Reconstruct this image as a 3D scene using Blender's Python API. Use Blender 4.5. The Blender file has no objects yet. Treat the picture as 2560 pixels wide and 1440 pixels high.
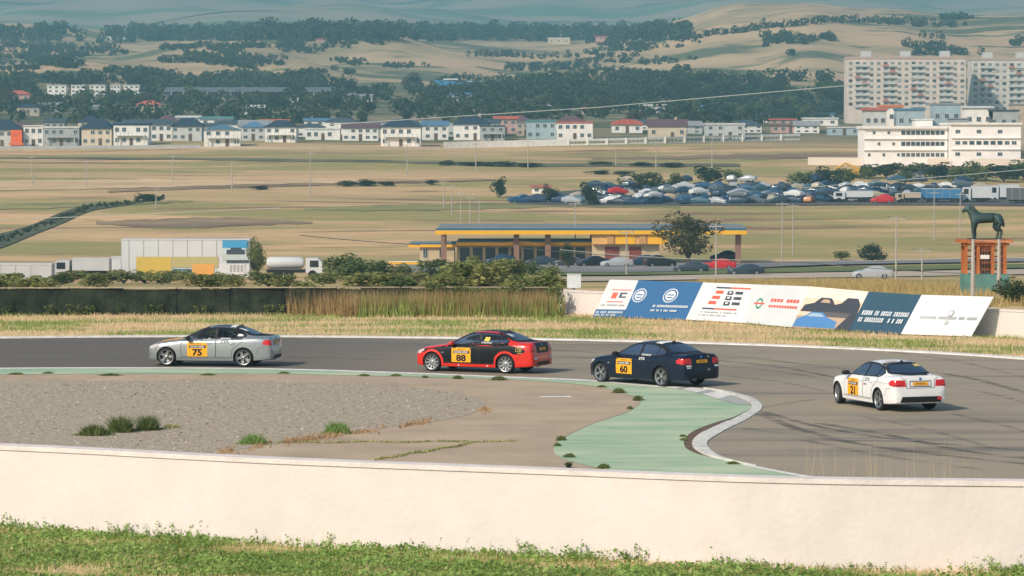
import bpy, bmesh, math, random
import numpy as np
from mathutils import Vector, Matrix, noise
from mathutils.bvhtree import BVHTree
from mathutils.geometry import tessellate_polygon

R = math.radians
scene = bpy.context.scene
COL = scene.collection
random.seed(7)
rng = np.random.default_rng(7)

# ------------------------------------------------------------------ camera
F = 8500.0            # focal length in pixels of the 2560-wide photograph
HORIZON = 341.0
CAMH = 8.0
PITCH = math.atan((720.0 - HORIZON) / F)
cam_d = bpy.data.cameras.new('camera')
cam = bpy.data.objects.new('camera', cam_d)
COL.objects.link(cam)
cam_d.sensor_width = 36.0
cam_d.lens = 36.0 * F / 2560.0
cam_d.clip_start = 1.0
cam_d.clip_end = 20000.0
cam.location = (0, 0, CAMH)
cam.rotation_euler = (math.pi / 2 - PITCH, 0, 0)
scene.camera = cam

# ------------------------------------------------------------------ light
SUN_EL, SUN_AZ = R(36), R(222)          # azimuth clockwise from +Y
sun_vec = Vector((math.sin(SUN_AZ) * math.cos(SUN_EL), math.cos(SUN_AZ) * math.cos(SUN_EL), math.sin(SUN_EL)))
world = bpy.data.worlds.new('World')
scene.world = world
world.use_nodes = True
wn = world.node_tree
sky = wn.nodes.new('ShaderNodeTexSky')
sky.sky_type = 'NISHITA'
sky.sun_disc = False
sky.sun_elevation = SUN_EL
sky.sun_rotation = SUN_AZ
sky.air_density = 1.0
sky.dust_density = 1.5
bg = wn.nodes['Background']
bg.inputs['Strength'].default_value = 0.145
wn.links.new(sky.outputs[0], bg.inputs['Color'])
sd = bpy.data.lights.new('sun', 'SUN')
sd.energy = 4.3
sd.angle = R(1.2)
sd.color = (1.0, 0.885, 0.755)
sun = bpy.data.objects.new('sun', sd)
COL.objects.link(sun)
sun.rotation_euler = (-sun_vec).to_track_quat('-Z', 'Y').to_euler()

scene.view_settings.view_transform = 'Standard'
scene.view_settings.look = 'None'
scene.view_settings.exposure = 0.0
scene.view_settings.gamma = 1.0
scene.view_settings.use_curve_mapping = False
scene.render.engine = 'CYCLES'
scene.cycles.use_denoising = True
scene.cycles.max_bounces = 5
scene.cycles.transparent_max_bounces = 8
scene.cycles.volume_bounces = 0
scene.cycles.sample_clamp_indirect = 3.0

# ------------------------------------------------------------------ pixel helpers
CP, SP = math.cos(PITCH), math.sin(PITCH)
def ray(px, py):
    """direction of a photograph pixel, scaled to one metre of depth along +Y"""
    a, b = (px - 1280.0) / F, (720.0 - py) / F
    dy = CP + b * SP
    return a / dy, (-SP + b * CP) / dy
def at(px, py, d):
    a, c = ray(px, py)
    return Vector((a * d, d, CAMH + c * d))
def flat(px, py, z=0.0):
    a, c = ray(px, py)
    d = (z - CAMH) / c
    return Vector((a * d, d, z))

# ------------------------------------------------------------------ terrain
PROF = np.array([(-60, 3.2), (0, 2.8), (40, 1.35), (50, 0.85), (57, 0.53), (66, 0.48), (71, 0.1), (75, -0.03), (156, -0.03), (162, -0.3),
    (200, -1.3), (300, -5.0), (386, -8.0), (430, -9.2), (510, -10.8), (600, -9.0), (700, -5.2), (850, 0.4), (950, 3.6), (1000, 5.4),
    (1150, 12.5), (1400, 21.5), (1700, 36), (2000, 53), (2500, 80), (3000, 100), (3500, 119), (4200, 158), (5000, 214), (5600, 292), (5900, 300), (6300, 290)])
WAVES = []
_g = np.random.default_rng(12)
for _i in range(26):
    _l = _g.uniform(45, 330); _t = _g.uniform(0, np.pi); WAVES.append((2 * np.pi / _l * np.cos(_t), 2 * np.pi / (_l * 1.9) * np.sin(_t), _g.uniform(0, 6.28), 1.55 * (_l / 200) ** 0.85))
def terrain(x, y):
    x = np.asarray(x, float); y = np.asarray(y, float)
    z = np.interp(y, PROF[:, 0], PROF[:, 1])
    u = x / np.maximum(y, 30)
    s1 = np.clip((y - 350) / 300, 0, 1)
    # shallow undulation of the fields
    z = z + s1 * np.clip((1300 - y) / 300, 0, 1) * (0.35 * np.sin(x / 23 + y / 41) + 0.3 * np.sin(y / 17 + x / 90))
    # mounds of the dry hills
    m = np.clip((y - 1450) / 250, 0, 1) * np.clip((2900 - y) / 350, 0, 1)
    h = 0
    for kx, ky, ph, am in WAVES: h = h + am * np.sin(x * kx + y * ky + ph)
    h = np.where(h > 0, h, 0.55 * h)                       # rounded tops, shallow gullies
    z = z + m * h
    # ridge on the right, with a crest at about 2350 m
    k = 1 / (1 + np.exp(-(u - 0.062) / 0.012))
    z = z + k * 24 * np.exp(-((y - 2350) / 330.0) ** 2) - k * 10 * np.exp(-((y - 1500) / 260.0) ** 2) - k * 14 * np.exp(-((y - 2950) / 260.0) ** 2)
    # far slopes
    m2 = np.clip((y - 3400) / 600, 0, 1)
    z = z + m2 * (11 * np.sin(x / 130 + y / 400) + 7 * np.sin(x / 71 - y / 260 + 1) + 3 * np.sin(x / 29 + y / 120))
    return z
def ter(x, y):
    return float(terrain(x, y))
def hit(px, py, d0=165.0, d1=5800.0):
    """where the sight line of a photograph pixel meets the land behind the circuit"""
    a, c = ray(px, py)
    ds = np.exp(np.linspace(math.log(d0), math.log(d1), 1500))
    g = terrain(a * ds, ds) - (CAMH + c * ds)
    i = int(np.argmax(g >= 0))
    if g[i] < 0: i = len(ds) - 1
    if i > 0:
        t = -g[i - 1] / (g[i] - g[i - 1]); d = ds[i - 1] + t * (ds[i] - ds[i - 1])
    else:
        d = ds[0]
    return Vector((a * d, d, ter(a * d, d)))
def ground(px, d):
    a, _ = ray(px, 600)
    return Vector((a * d, d, ter(a * d, d)))

# ------------------------------------------------------------------ materials
MATS = {}
def mat(name, col, rough=0.8, metal=0.0, var=0.12, scale=4.0, bump=0.0, bscale=30.0, spec=0.3, col2=None, coat=0.0, emit=0.0, stretch=None, detail=4.0):
    if name in MATS: return MATS[name]
    m = bpy.data.materials.new(name); m.use_nodes = True
    nt = m.node_tree; N = nt.nodes; L = nt.links
    p = N['Principled BSDF']
    p.inputs['Roughness'].default_value = rough
    p.inputs['Metallic'].default_value = metal
    p.inputs['Specular IOR Level'].default_value = spec
    p.inputs['Coat Weight'].default_value = coat
    p.inputs['Coat Roughness'].default_value = 0.08
    tc = N.new('ShaderNodeTexCoord')
    src = tc.outputs['Object']
    if stretch:
        mp = N.new('ShaderNodeMapping'); mp.inputs['Scale'].default_value = stretch
        L.new(src, mp.inputs['Vector']); src = mp.outputs[0]
    if var > 0 or col2:
        nz = N.new('ShaderNodeTexNoise'); nz.inputs['Scale'].default_value = scale; nz.inputs['Detail'].default_value = detail
        nz.inputs['Roughness'].default_value = 0.65
        L.new(src, nz.inputs['Vector'])
        cr = N.new('ShaderNodeValToRGB')
        cr.color_ramp.elements[0].position = 0.35; cr.color_ramp.elements[1].position = 0.65
        a = [max(0, c * (1 - var)) for c in col]; b = col2 if col2 else [min(1, c * (1 + var)) for c in col]
        cr.color_ramp.elements[0].color = (*a, 1); cr.color_ramp.elements[1].color = (*b, 1)
        L.new(nz.outputs['Fac'], cr.inputs[0]); L.new(cr.outputs[0], p.inputs['Base Color'])
    else:
        p.inputs['Base Color'].default_value = (*col, 1)
    if bump > 0:
        nb = N.new('ShaderNodeTexNoise'); nb.inputs['Scale'].default_value = bscale; nb.inputs['Detail'].default_value = 5
        L.new(src, nb.inputs['Vector'])
        bn = N.new('ShaderNodeBump'); bn.inputs['Strength'].default_value = bump; bn.inputs['Distance'].default_value = 0.05
        L.new(nb.outputs['Fac'], bn.inputs['Height']); L.new(bn.outputs[0], p.inputs['Normal'])
    MATS[name] = m
    return m
def leaf_mat(name, col, col2, trans=0.25, scale=0.35):
    if name in MATS: return MATS[name]
    m = mat(name, col, rough=0.7, var=0.1, scale=scale, col2=col2, spec=0.15, detail=6)
    nt = m.node_tree; p = nt.nodes['Principled BSDF']; out = nt.nodes['Material Output']
    tr = nt.nodes.new('ShaderNodeBsdfTranslucent'); mx = nt.nodes.new('ShaderNodeMixShader'); mx.inputs[0].default_value = trans
    src = p.inputs['Base Color'].links[0].from_socket
    nt.links.new(src, tr.inputs['Color']); nt.links.new(p.outputs[0], mx.inputs[1]); nt.links.new(tr.outputs[0], mx.inputs[2]); nt.links.new(mx.outputs[0], out.inputs['Surface'])
    return m
def glass_mat(name, tint, gloss=0.05, tone=0.9):
    if name in MATS: return MATS[name]
    m = bpy.data.materials.new(name); m.use_nodes = True
    nt = m.node_tree; N = nt.nodes; L = nt.links; N.remove(N['Principled BSDF'])
    t = N.new('ShaderNodeBsdfTransparent'); t.inputs[0].default_value = (*tint, 1)
    g = N.new('ShaderNodeBsdfGlossy'); g.inputs['Roughness'].default_value = gloss; g.inputs['Color'].default_value = (0.9 * tone, 0.95 * tone, tone, 1)
    f = N.new('ShaderNodeFresnel'); f.inputs[0].default_value = 1.55
    mx = N.new('ShaderNodeMixShader'); L.new(f.outputs[0], mx.inputs[0]); L.new(t.outputs[0], mx.inputs[1]); L.new(g.outputs[0], mx.inputs[2])
    L.new(mx.outputs[0], N['Material Output'].inputs['Surface'])
    MATS[name] = m
    return m

# ------------------------------------------------------------------ object helpers
def link(name, me, material=None, parent=None, smooth=False):
    o = bpy.data.objects.new(name, me); COL.objects.link(o)
    if material is not None and len(me.materials) == 0:
        for mm in (material if isinstance(material, (list, tuple)) else [material]): me.materials.append(mm)
    if parent is not None: o.parent = parent
    if smooth: me.shade_smooth()
    return o
def tag(o, label=None, cat=None, group=None, kind=None):
    if label: o['label'] = label
    if cat: o['category'] = cat
    if group: o['group'] = group
    if kind: o['kind'] = kind
    return o
def empty(name, loc=(0, 0, 0), rz=0.0):
    o = bpy.data.objects.new(name, None); COL.objects.link(o); o.location = loc; o.rotation_euler = (0, 0, rz); o.empty_display_size = 0.3
    return o
def copy_tree(o, parent=None):
    c = o.copy(); COL.objects.link(c); c.parent = parent
    for ch in list(o.children): copy_tree(ch, c)
    return c
class MB:
    """collects simple shapes into one mesh"""
    def __init__(s): s.v = []; s.f = []; s.m = []; s.cur = 0
    def poly(s, pts, m=None):
        n = len(s.v); s.v += [tuple(p) for p in pts]; s.f.append(tuple(range(n, n + len(pts)))); s.m.append(s.cur if m is None else m); return s
    def box(s, x0, x1, y0, y1, z0, z1):
        n = len(s.v)
        s.v += [(x0, y0, z0), (x1, y0, z0), (x1, y1, z0), (x0, y1, z0), (x0, y0, z1), (x1, y0, z1), (x1, y1, z1), (x0, y1, z1)]
        for q in ((0, 3, 2, 1), (4, 5, 6, 7), (0, 1, 5, 4), (1, 2, 6, 5), (2, 3, 7, 6), (3, 0, 4, 7)):
            s.f.append(tuple(n + i for i in q)); s.m.append(s.cur)
        return s
    def tube(s, pts, r, seg=8, caps=True, radii=None):
        pts = [Vector(p) for p in pts]; rings = []
        for i, p in enumerate(pts):
            a = pts[min(i + 1, len(pts) - 1)] - pts[max(i - 1, 0)]
            a.normalize()
            up = Vector((0, 0, 1)) if abs(a.z) < 0.9 else Vector((1, 0, 0))
            e1 = a.cross(up).normalized(); e2 = e1.cross(a).normalized()
            rr = radii[i] if radii else r
            n = len(s.v); rings.append(n)
            for k in range(seg):
                t = 2 * math.pi * k / seg
                s.v.append(tuple(p + e1 * (rr * math.cos(t)) + e2 * (rr * math.sin(t))))
        for i in range(len(pts) - 1):
            for k in range(seg):
                k2 = (k + 1) % seg
                s.f.append((rings[i] + k, rings[i] + k2, rings[i + 1] + k2, rings[i + 1] + k)); s.m.append(s.cur)
        if caps:
            s.f.append(tuple(rings[0] + k for k in reversed(range(seg)))); s.m.append(s.cur)
            s.f.append(tuple(rings[-1] + k for k in range(seg))); s.m.append(s.cur)
        return s
    def lathe(s, prof, seg=24, axis='y', c=(0, 0, 0)):
        n = len(s.v); k = len(prof)
        for i in range(seg):
            t = 2 * math.pi * i / seg; ct, st = math.cos(t), math.sin(t)
            for r, h in prof:
                p = (r * ct, h, r * st) if axis == 'y' else (r * ct, r * st, h)
                s.v.append((p[0] + c[0], p[1] + c[1], p[2] + c[2]))
        for i in range(seg):
            j = (i + 1) % seg
            for q in range(k - 1):
                s.f.append((n + i * k + q, n + j * k + q, n + j * k + q + 1, n + i * k + q + 1)); s.m.append(s.cur)
        return s
    def mesh(s, name='mesh'):
        me = bpy.data.meshes.new(name); me.from_pydata(s.v, [], s.f)
        if any(s.m): me.polygons.foreach_set('material_index', s.m)
        me.update(); return me
    def build(s, name, material=None, parent=None, smooth=False, fix=False):
        me = s.mesh(name)
        if fix:
            bm = bmesh.new(); bm.from_mesh(me); bmesh.ops.recalc_face_normals(bm, faces=bm.faces); bm.to_mesh(me); bm.free()
        o = link(name, me, material, parent)
        if smooth:
            me.shade_smooth(); me.set_sharp_from_angle(angle=R(40))
        return o
def from_np(name, verts, faces, material=None, parent=None):
    """verts (n,3) array, faces (m,k) array"""
    verts = np.asarray(verts, np.float32); faces = np.asarray(faces, np.int32)
    me = bpy.data.meshes.new(name); k = faces.shape[1]
    me.vertices.add(len(verts)); me.vertices.foreach_set('co', verts.ravel())
    me.loops.add(faces.size); me.loops.foreach_set('vertex_index', faces.ravel())
    me.polygons.add(len(faces)); me.polygons.foreach_set('loop_start', np.arange(0, faces.size, k, dtype=np.int32))
    me.update(calc_edges=True)
    if material is None and parent is None: return me
    return link(name, me, material, parent)
def spline(pts, n=8):
    """Catmull-Rom through 2-D or 3-D points"""
    P = [np.array(p, float) for p in pts]; out = []
    for i in range(len(P) - 1):
        p0 = P[i - 1] if i else 2 * P[0] - P[1]; p1 = P[i]; p2 = P[i + 1]; p3 = P[i + 2] if i + 2 < len(P) else 2 * P[-1] - P[-2]
        for k in range(n):
            t = k / n
            out.append(0.5 * ((2 * p1) + (-p0 + p2) * t + (2 * p0 - 5 * p1 + 4 * p2 - p3) * t * t + (-p0 + 3 * p1 - 3 * p2 + p3) * t ** 3))
    out.append(P[-1]); return out
# ================================================================== THE SETTING
def land_material():
    m = bpy.data.materials.new('land'); m.use_nodes = True
    nt = m.node_tree; N = nt.nodes; L = nt.links; p = N['Principled BSDF']; p.inputs['Roughness'].default_value = 0.95; p.inputs['Specular IOR Level'].default_value = 0.1
    geo = N.new('ShaderNodeNewGeometry'); sep = N.new('ShaderNodeSeparateXYZ'); L.new(geo.outputs['Position'], sep.inputs[0])
    def nz(scale, sx=1, sy=1, detail=5, rough=0.6, lo=0.4, hi=0.6):
        mp = N.new('ShaderNodeMapping'); mp.inputs['Scale'].default_value = (sx, sy, 0.3); L.new(geo.outputs['Position'], mp.inputs[0])
        n = N.new('ShaderNodeTexNoise'); n.inputs['Scale'].default_value = scale; n.inputs['Detail'].default_value = detail; n.inputs['Roughness'].default_value = rough
        L.new(mp.outputs[0], n.inputs['Vector'])
        r = N.new('ShaderNodeMapRange'); r.interpolation_type = 'SMOOTHSTEP'; r.inputs[1].default_value = lo; r.inputs[2].default_value = hi; L.new(n.outputs['Fac'], r.inputs[0])
        return r.outputs[0]
    def mix(fac, a, b):
        x = N.new('ShaderNodeMix'); x.data_type = 'RGBA'
        if isinstance(fac, float): x.inputs[0].default_value = fac
        else: L.new(fac, x.inputs[0])
        for k, s in ((6, a), (7, b)):
            if isinstance(s, tuple): x.inputs[k].default_value = (*s, 1)
            else: L.new(s, x.inputs[k])
        return x.outputs[2]
    def zone(lo, hi, wob=0.0):
        src = sep.outputs[1]
        if wob:
            n = N.new('ShaderNodeTexNoise'); n.inputs['Scale'].default_value = 0.006; L.new(geo.outputs['Position'], n.inputs['Vector'])
            ma = N.new('ShaderNodeMath'); ma.operation = 'MULTIPLY_ADD'; L.new(n.outputs['Fac'], ma.inputs[0]); ma.inputs[1].default_value = wob; L.new(sep.outputs[1], ma.inputs[2]); src = ma.outputs[0]
        r = N.new('ShaderNodeMapRange'); r.interpolation_type = 'SMOOTHSTEP'; r.inputs[1].default_value = lo; r.inputs[2].default_value = hi; L.new(src, r.inputs[0]); return r.outputs[0]
    fine = nz(1.1, lo=0.3, hi=0.7)
    # verge by the circuit: dry straw with green patches
    verge = mix(nz(0.22, 0.5, 1.6, lo=0.47, hi=0.58), (0.70, 0.53, 0.30), (0.33, 0.37, 0.12)); verge = mix(nz(1.7, lo=0.5, hi=0.72), verge, (0.30, 0.22, 0.13))
    # fields: straw, olive, brown soil, all in long strips across the view
    straw = mix(nz(0.03, 0.35, 1.0, lo=0.35, hi=0.65), (0.70, 0.45, 0.235), (0.53, 0.37, 0.185))
    field = mix(nz(0.022, 0.5, 1.1, detail=7, lo=0.45, hi=0.57), straw, (0.335, 0.29, 0.11))
    field = mix(nz(0.05, 0.3, 1.4, detail=7, lo=0.56, hi=0.64), field, (0.27, 0.165, 0.095))
    field = mix(nz(0.25, 0.3, 1.2, lo=0.54, hi=0.66), field, (0.47, 0.325, 0.14))
    # built-up and wooded plain
    plain = mix(nz(0.03, 0.5, 1, lo=0.42, hi=0.58), (0.27, 0.22, 0.13), (0.08, 0.10, 0.045))
    # dry hills with scrub
    hills = mix(nz(0.012, 0.7, 1.0, lo=0.42, hi=0.62), (0.58, 0.405, 0.23), (0.37, 0.29, 0.16))
    hills = mix(nz(0.016, 0.6, 1.1, detail=7, lo=0.51, hi=0.58), hills, (0.13, 0.145, 0.07))
    hills = mix(nz(0.05, 0.5, 1.2, lo=0.56, hi=0.66), hills, (0.15, 0.16, 0.08))
    # far green cropland and the slopes above
    far = mix(nz(0.004, 0.5, 1.4, lo=0.45, hi=0.56), (0.15, 0.23, 0.11), (0.36, 0.30, 0.20))
    far = mix(nz(0.011, 0.35, 1.5, lo=0.58, hi=0.66), far, (0.07, 0.09, 0.05))
    c = mix(zone(158, 185), verge, field)
    c = mix(zone(1000, 1080, 40), c, plain)
    c = mix(zone(1560, 1800, 180), c, hills)
    c = mix(zone(2950, 3250, 200), c, far)
    c2 = mix(0.16, c, mix(fine, (0.05, 0.04, 0.02), c))
    L.new(c2, p.inputs['Base Color'])
    n = N.new('ShaderNodeTexNoise'); n.inputs['Scale'].default_value = 2.5; n.inputs['Detail'].default_value = 6; L.new(geo.outputs['Position'], n.inputs['Vector'])
    b = N.new('ShaderNodeBump'); b.inputs['Strength'].default_value = 0.4; b.inputs['Distance'].default_value = 0.08; L.new(n.outputs['Fac'], b.inputs['Height']); L.new(b.outputs[0], p.inputs['Normal'])
    return m
def build_land():
    ys = np.concatenate([np.linspace(-60, 50, 12), np.linspace(52, 80, 20), np.linspace(84, 152, 8), np.linspace(154, 210, 16), np.linspace(220, 1000, 80), np.geomspace(1008, 6300, 190)])
    us = np.linspace(-0.45, 0.45, 221)
    Y, U = np.meshgrid(ys, us, indexing='ij'); X = U * np.maximum(Y, 260)
    Z = terrain(X, Y); nr, nc = Y.shape
    V = np.stack([X, Y, Z], -1).reshape(-1, 3)
    i = np.arange(nr * nc).reshape(nr, nc)
    Fc = np.stack([i[:-1, :-1], i[:-1, 1:], i[1:, 1:], i[1:, :-1]], -1).reshape(-1, 4)
    o = from_np('land', V, Fc, land_material()); o.data.shade_smooth(); tag(o, 'dry fields and hills stretching from the circuit to the horizon', 'ground', kind='structure')
    return o
build_land()

def sheet(name, pts, z, material, label, cat):
    bm = bmesh.new(); vs = [bm.verts.new((p[0], p[1], z)) for p in pts]; f = bm.faces.new(vs); f.normal_update()
    bmesh.ops.triangulate(bm, faces=[f]); bmesh.ops.recalc_face_normals(bm, faces=bm.faces)
    if sum(q.normal.z for q in bm.faces) < 0: bmesh.ops.reverse_faces(bm, faces=bm.faces)
    me = bpy.data.meshes.new(name); bm.to_mesh(me); bm.free()
    return tag(link(name, me, material), label, cat, kind='structure')
def gp(lst, n=6):
    """photograph pixels on the circuit's level -> smooth ground outline"""
    return [(p.x, p.y) for p in (flat(a, b) for a, b in spline(lst, n))]

def asphalt_material():
    m = bpy.data.materials.new('asphalt'); m.use_nodes = True
    nt = m.node_tree; N = nt.nodes; L = nt.links; p = N['Principled BSDF']; p.inputs['Roughness'].default_value = 0.82; p.inputs['Specular IOR Level'].default_value = 0.25
    tc = N.new('ShaderNodeTexCoord')
    def nz(scale, st, lo, hi, detail=5):
        mp = N.new('ShaderNodeMapping'); mp.inputs['Scale'].default_value = st; L.new(tc.outputs['Object'], mp.inputs[0])
        n = N.new('ShaderNodeTexNoise'); n.inputs['Scale'].default_value = scale; n.inputs['Detail'].default_value = detail; L.new(mp.outputs[0], n.inputs['Vector'])
        r = N.new('ShaderNodeMapRange'); r.inputs[1].default_value = lo; r.inputs[2].default_value = hi; L.new(n.outputs['Fac'], r.inputs[0]); return r.outputs[0]
    def mix(f, a, b):
        x = N.new('ShaderNodeMix'); x.data_type = 'RGBA'; L.new(f, x.inputs[0])
        for k, s in ((6, a), (7, b)):
            if isinstance(s, tuple): x.inputs[k].default_value = (*s, 1)
            else: L.new(s, x.inputs[k])
        return x.outputs[2]
    sep = N.new('ShaderNodeSeparateXYZ'); L.new(tc.outputs['Object'], sep.inputs[0])
    # the straight on the left is newer and rubbered in, the wide bend on the right is old and bleached
    r = N.new('ShaderNodeMapRange'); r.interpolation_type = 'SMOOTHSTEP'; r.inputs[1].default_value = -12; r.inputs[2].default_value = 7; L.new(sep.outputs[0], r.inputs[0])
    c = mix(r.outputs[0], (0.115, 0.095, 0.073), (0.335, 0.275, 0.188))
    c = mix(nz(0.5, (0.12, 1.0, 1), 0.52, 0.82), c, (0.085, 0.082, 0.076))
    c = mix(nz(0.12, (0.6, 1.0, 1), 0.52, 0.85), c, (0.11, 0.105, 0.092))
    c = mix(nz(60, (1, 1, 1), 0.45, 0.75, 2), c, (0.20, 0.19, 0.165))
    L.new(c, p.inputs['Base Color'])
    n = N.new('ShaderNodeTexNoise'); n.inputs['Scale'].default_value = 120; L.new(tc.outputs['Object'], n.inputs['Vector'])
    b = N.new('ShaderNodeBump'); b.inputs['Strength'].default_value = 0.35; b.inputs['Distance'].default_value = 0.01; L.new(n.outputs['Fac'], b.inputs['Height']); L.new(b.outputs[0], p.inputs['Normal'])
    return m
OUTER = [(-900, 856), (0, 846), (400, 843), (700, 843), (1060, 846), (1400, 851), (1700, 858), (2000, 868), (2300, 882), (2560, 899), (2900, 930), (3300, 985)]
outer = gp(OUTER, 8)
INNER = [(-900, 929), (0, 921), (400, 920), (700, 923), (1000, 932), (1200, 940), (1450, 950), (1560, 958), (1665, 968)]
inner = gp(INNER, 6)
sheet('race_track', outer + [(60, 74), (-60, 74)], 0.0, asphalt_material(), 'grey asphalt race track sweeping round the bend', 'track')
apron_m = mat('old_concrete', (0.41, 0.315, 0.215), rough=0.9, var=0.14, scale=0.35, bump=0.3, bscale=25, detail=8)
GREEN_LOW = [(-900, 943), (0, 937), (600, 935), (1000, 942), (1300, 951), (1480, 966), (1560, 984), (1602, 1002), (1572, 1030), (1490, 1058), (1430, 1085), (1388, 1112), (1392, 1140), (1450, 1161), (1530, 1176), (1660, 1196), (1800, 1240)]
gl = gp(GREEN_LOW, 6)
sheet('run_off_apron', [(p[0], p[1] + 0.3) for p in gl[:-8]] + [(-60, 72)][:0] + gl[-8:] + [(2.0, 72), (-60, 72)], 0.004, apron_m, 'tan concrete apron inside the bend', 'pavement')
gravel_m = mat('gravel', (0.345, 0.285, 0.205), rough=0.95, var=0.3, scale=5, bump=1.0, bscale=9, detail=9, col2=(0.48, 0.405, 0.30))
GRAV = [(-900, 962), (0, 955), (500, 953), (850, 958), (1050, 970), (1150, 985), (1208, 1003), (1205, 1022), (1150, 1043), (1000, 1066), (840, 1091), (690, 1110), (540, 1135), (400, 1165)]
gv = gp(GRAV, 6)
sheet('gravel_trap', gv + [(-60, 76)], 0.009, gravel_m, 'grey gravel trap inside the bend', 'gravel')
green_m = mat('green_paint', (0.27, 0.43, 0.27), rough=0.85, var=0.1, scale=0.55, col2=(0.47, 0.52, 0.35), bump=0.15, bscale=40, detail=8, stretch=(0.5, 1.3, 1))
SOIL = [(1877, 1014), (1876, 1021), (1860, 1031), (1830, 1045), (1780, 1060), (1735, 1078), (1715, 1095), (1710, 1112), (1725, 1128), (1775, 1144), (1868, 1163), (1979, 1186), (2060, 1198), (2200, 1226)]
soil = gp(SOIL, 6)
BAND_LOW = [(1665, 970), (1710, 976), (1770, 990), (1830, 1009), (1872, 1014)]
sheet('green_run_off', inner + gp(BAND_LOW, 5) + soil + gl[::-1], 0.013, green_m, 'pale green painted run-off strip along the inside kerb', 'pavement')
# soil gap between the green strip and the kerb
KERB_IN = [(1877, 1012), (1879, 1020), (1870, 1031), (1840, 1048), (1800, 1065), (1760, 1083), (1736, 1100), (1730, 1113), (1742, 1127), (1778, 1143), (1868, 1163)]
soil_m = mat('bare_soil', (0.13, 0.085, 0.06), rough=0.95, var=0.3, scale=3, bump=0.6, bscale=20)
sheet('soil_strip', gp(SOIL[:11], 6) + gp(KERB_IN, 6)[::-1], 0.006, soil_m, 'brown soil gap between green strip and white kerb', 'soil')
# painted bands and lines
white_m = mat('track_white', (0.68, 0.65, 0.60), rough=0.7, var=0.2, scale=2.2, detail=7)
grey_m = mat('track_grey', (0.36, 0.36, 0.33), rough=0.8, var=0.15, scale=3)
def ribbon(name, pts, w0, w1, z, material, h=0.0):
    """strip along a ground line, from offset w0 to w1 to its left; raised by h with a front face"""
    mb = MB(); P = [Vector((p[0], p[1], 0)) for p in pts]; L_, R_ = [], []
    for i, p in enumerate(P):
        t = (P[min(i + 1, len(P) - 1)] - P[max(i - 1, 0)]).normalized(); n = Vector((-t.y, t.x, 0))
        L_.append(p + n * w1); R_.append(p + n * w0)
    for i in range(len(P) - 1):
        mb.poly([(*R_[i].xy, z + h), (*R_[i + 1].xy, z + h), (*L_[i + 1].xy, z + h), (*L_[i].xy, z + h)])
        if h > 0:
            mb.poly([(*R_[i].xy, z - 0.02), (*R_[i + 1].xy, z - 0.02), (*R_[i + 1].xy, z + h), (*R_[i].xy, z + h)])
            mb.poly([(*L_[i + 1].xy, z - 0.02), (*L_[i].xy, z - 0.02), (*L_[i].xy, z + h), (*L_[i + 1].xy, z + h)])
    return mb.build(name, material)
tag(ribbon('track_edge_kerb', outer, -0.05, 0.55, 0.0, white_m, 0.05), 'low white edge strip along the far side of the track', 'kerb', kind='structure')
tag(ribbon('track_edge_line', inner, -0.45, 0.12, 0.018, white_m), 'white painted line between track and green strip', 'road marking', kind='structure')
BAND_UP = [(1665, 967), (1735, 970), (1805, 982), (1858, 999), (1877, 1012)]
up = gp(BAND_UP, 10); lo = gp(BAND_LOW, 10)
band = tag(empty('painted_kerb_band'), 'flat white and grey painted band leading into the inside kerb', 'kerb', kind='structure')
n = len(up) - 1; cuts = [0, 6, 9, 15, 18, 24, n]
for k in range(6):
    a, b = cuts[k], cuts[k + 1]; mb = MB()
    for i in range(a, b):
        j0, j1 = min(i + 3, n), min(i + 4, n)
        q = [(*up[i], 0.02), (*up[i + 1], 0.02), (*lo[min(i + 1, n)], 0.02), (*lo[min(i, n)], 0.02)]
        mb.poly(q[::-1])
    mb.build('painted_block', white_m if k % 2 == 0 else grey_m, band, fix=True)
# the kerb proper: cast blocks, a sloped face to the track
KERB_OUT = [(1760, 970), (1822, 979), (1880, 995), (1902, 1010), (1905, 1021), (1895, 1031), (1862, 1052), (1822, 1071), (1787, 1091), (1768, 1106), (1773, 1122), (1796, 1139), (1845, 1155), (1890, 1164)]
KERB_INN = [(1758, 972), (1812, 982), (1862, 999), (1877, 1011), (1879, 1020), (1870, 1031), (1840, 1048), (1800, 1065), (1760, 1083), (1736, 1100), (1731, 1113), (1744, 1128), (1780, 1144), (1868, 1164)]
ko, ki = gp(KERB_OUT, 4), gp(KERB_INN, 4)
kerb = tag(empty('inside_kerb', (ko[20][0], ko[20][1], 0)), 'white concrete kerb of cast blocks curling round the apex', 'kerb', kind='structure')
kerb_m = mat('kerb_concrete', (0.60, 0.585, 0.53), rough=0.8, var=0.18, scale=2.5, bump=0.3, bscale=18, detail=7)
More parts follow.
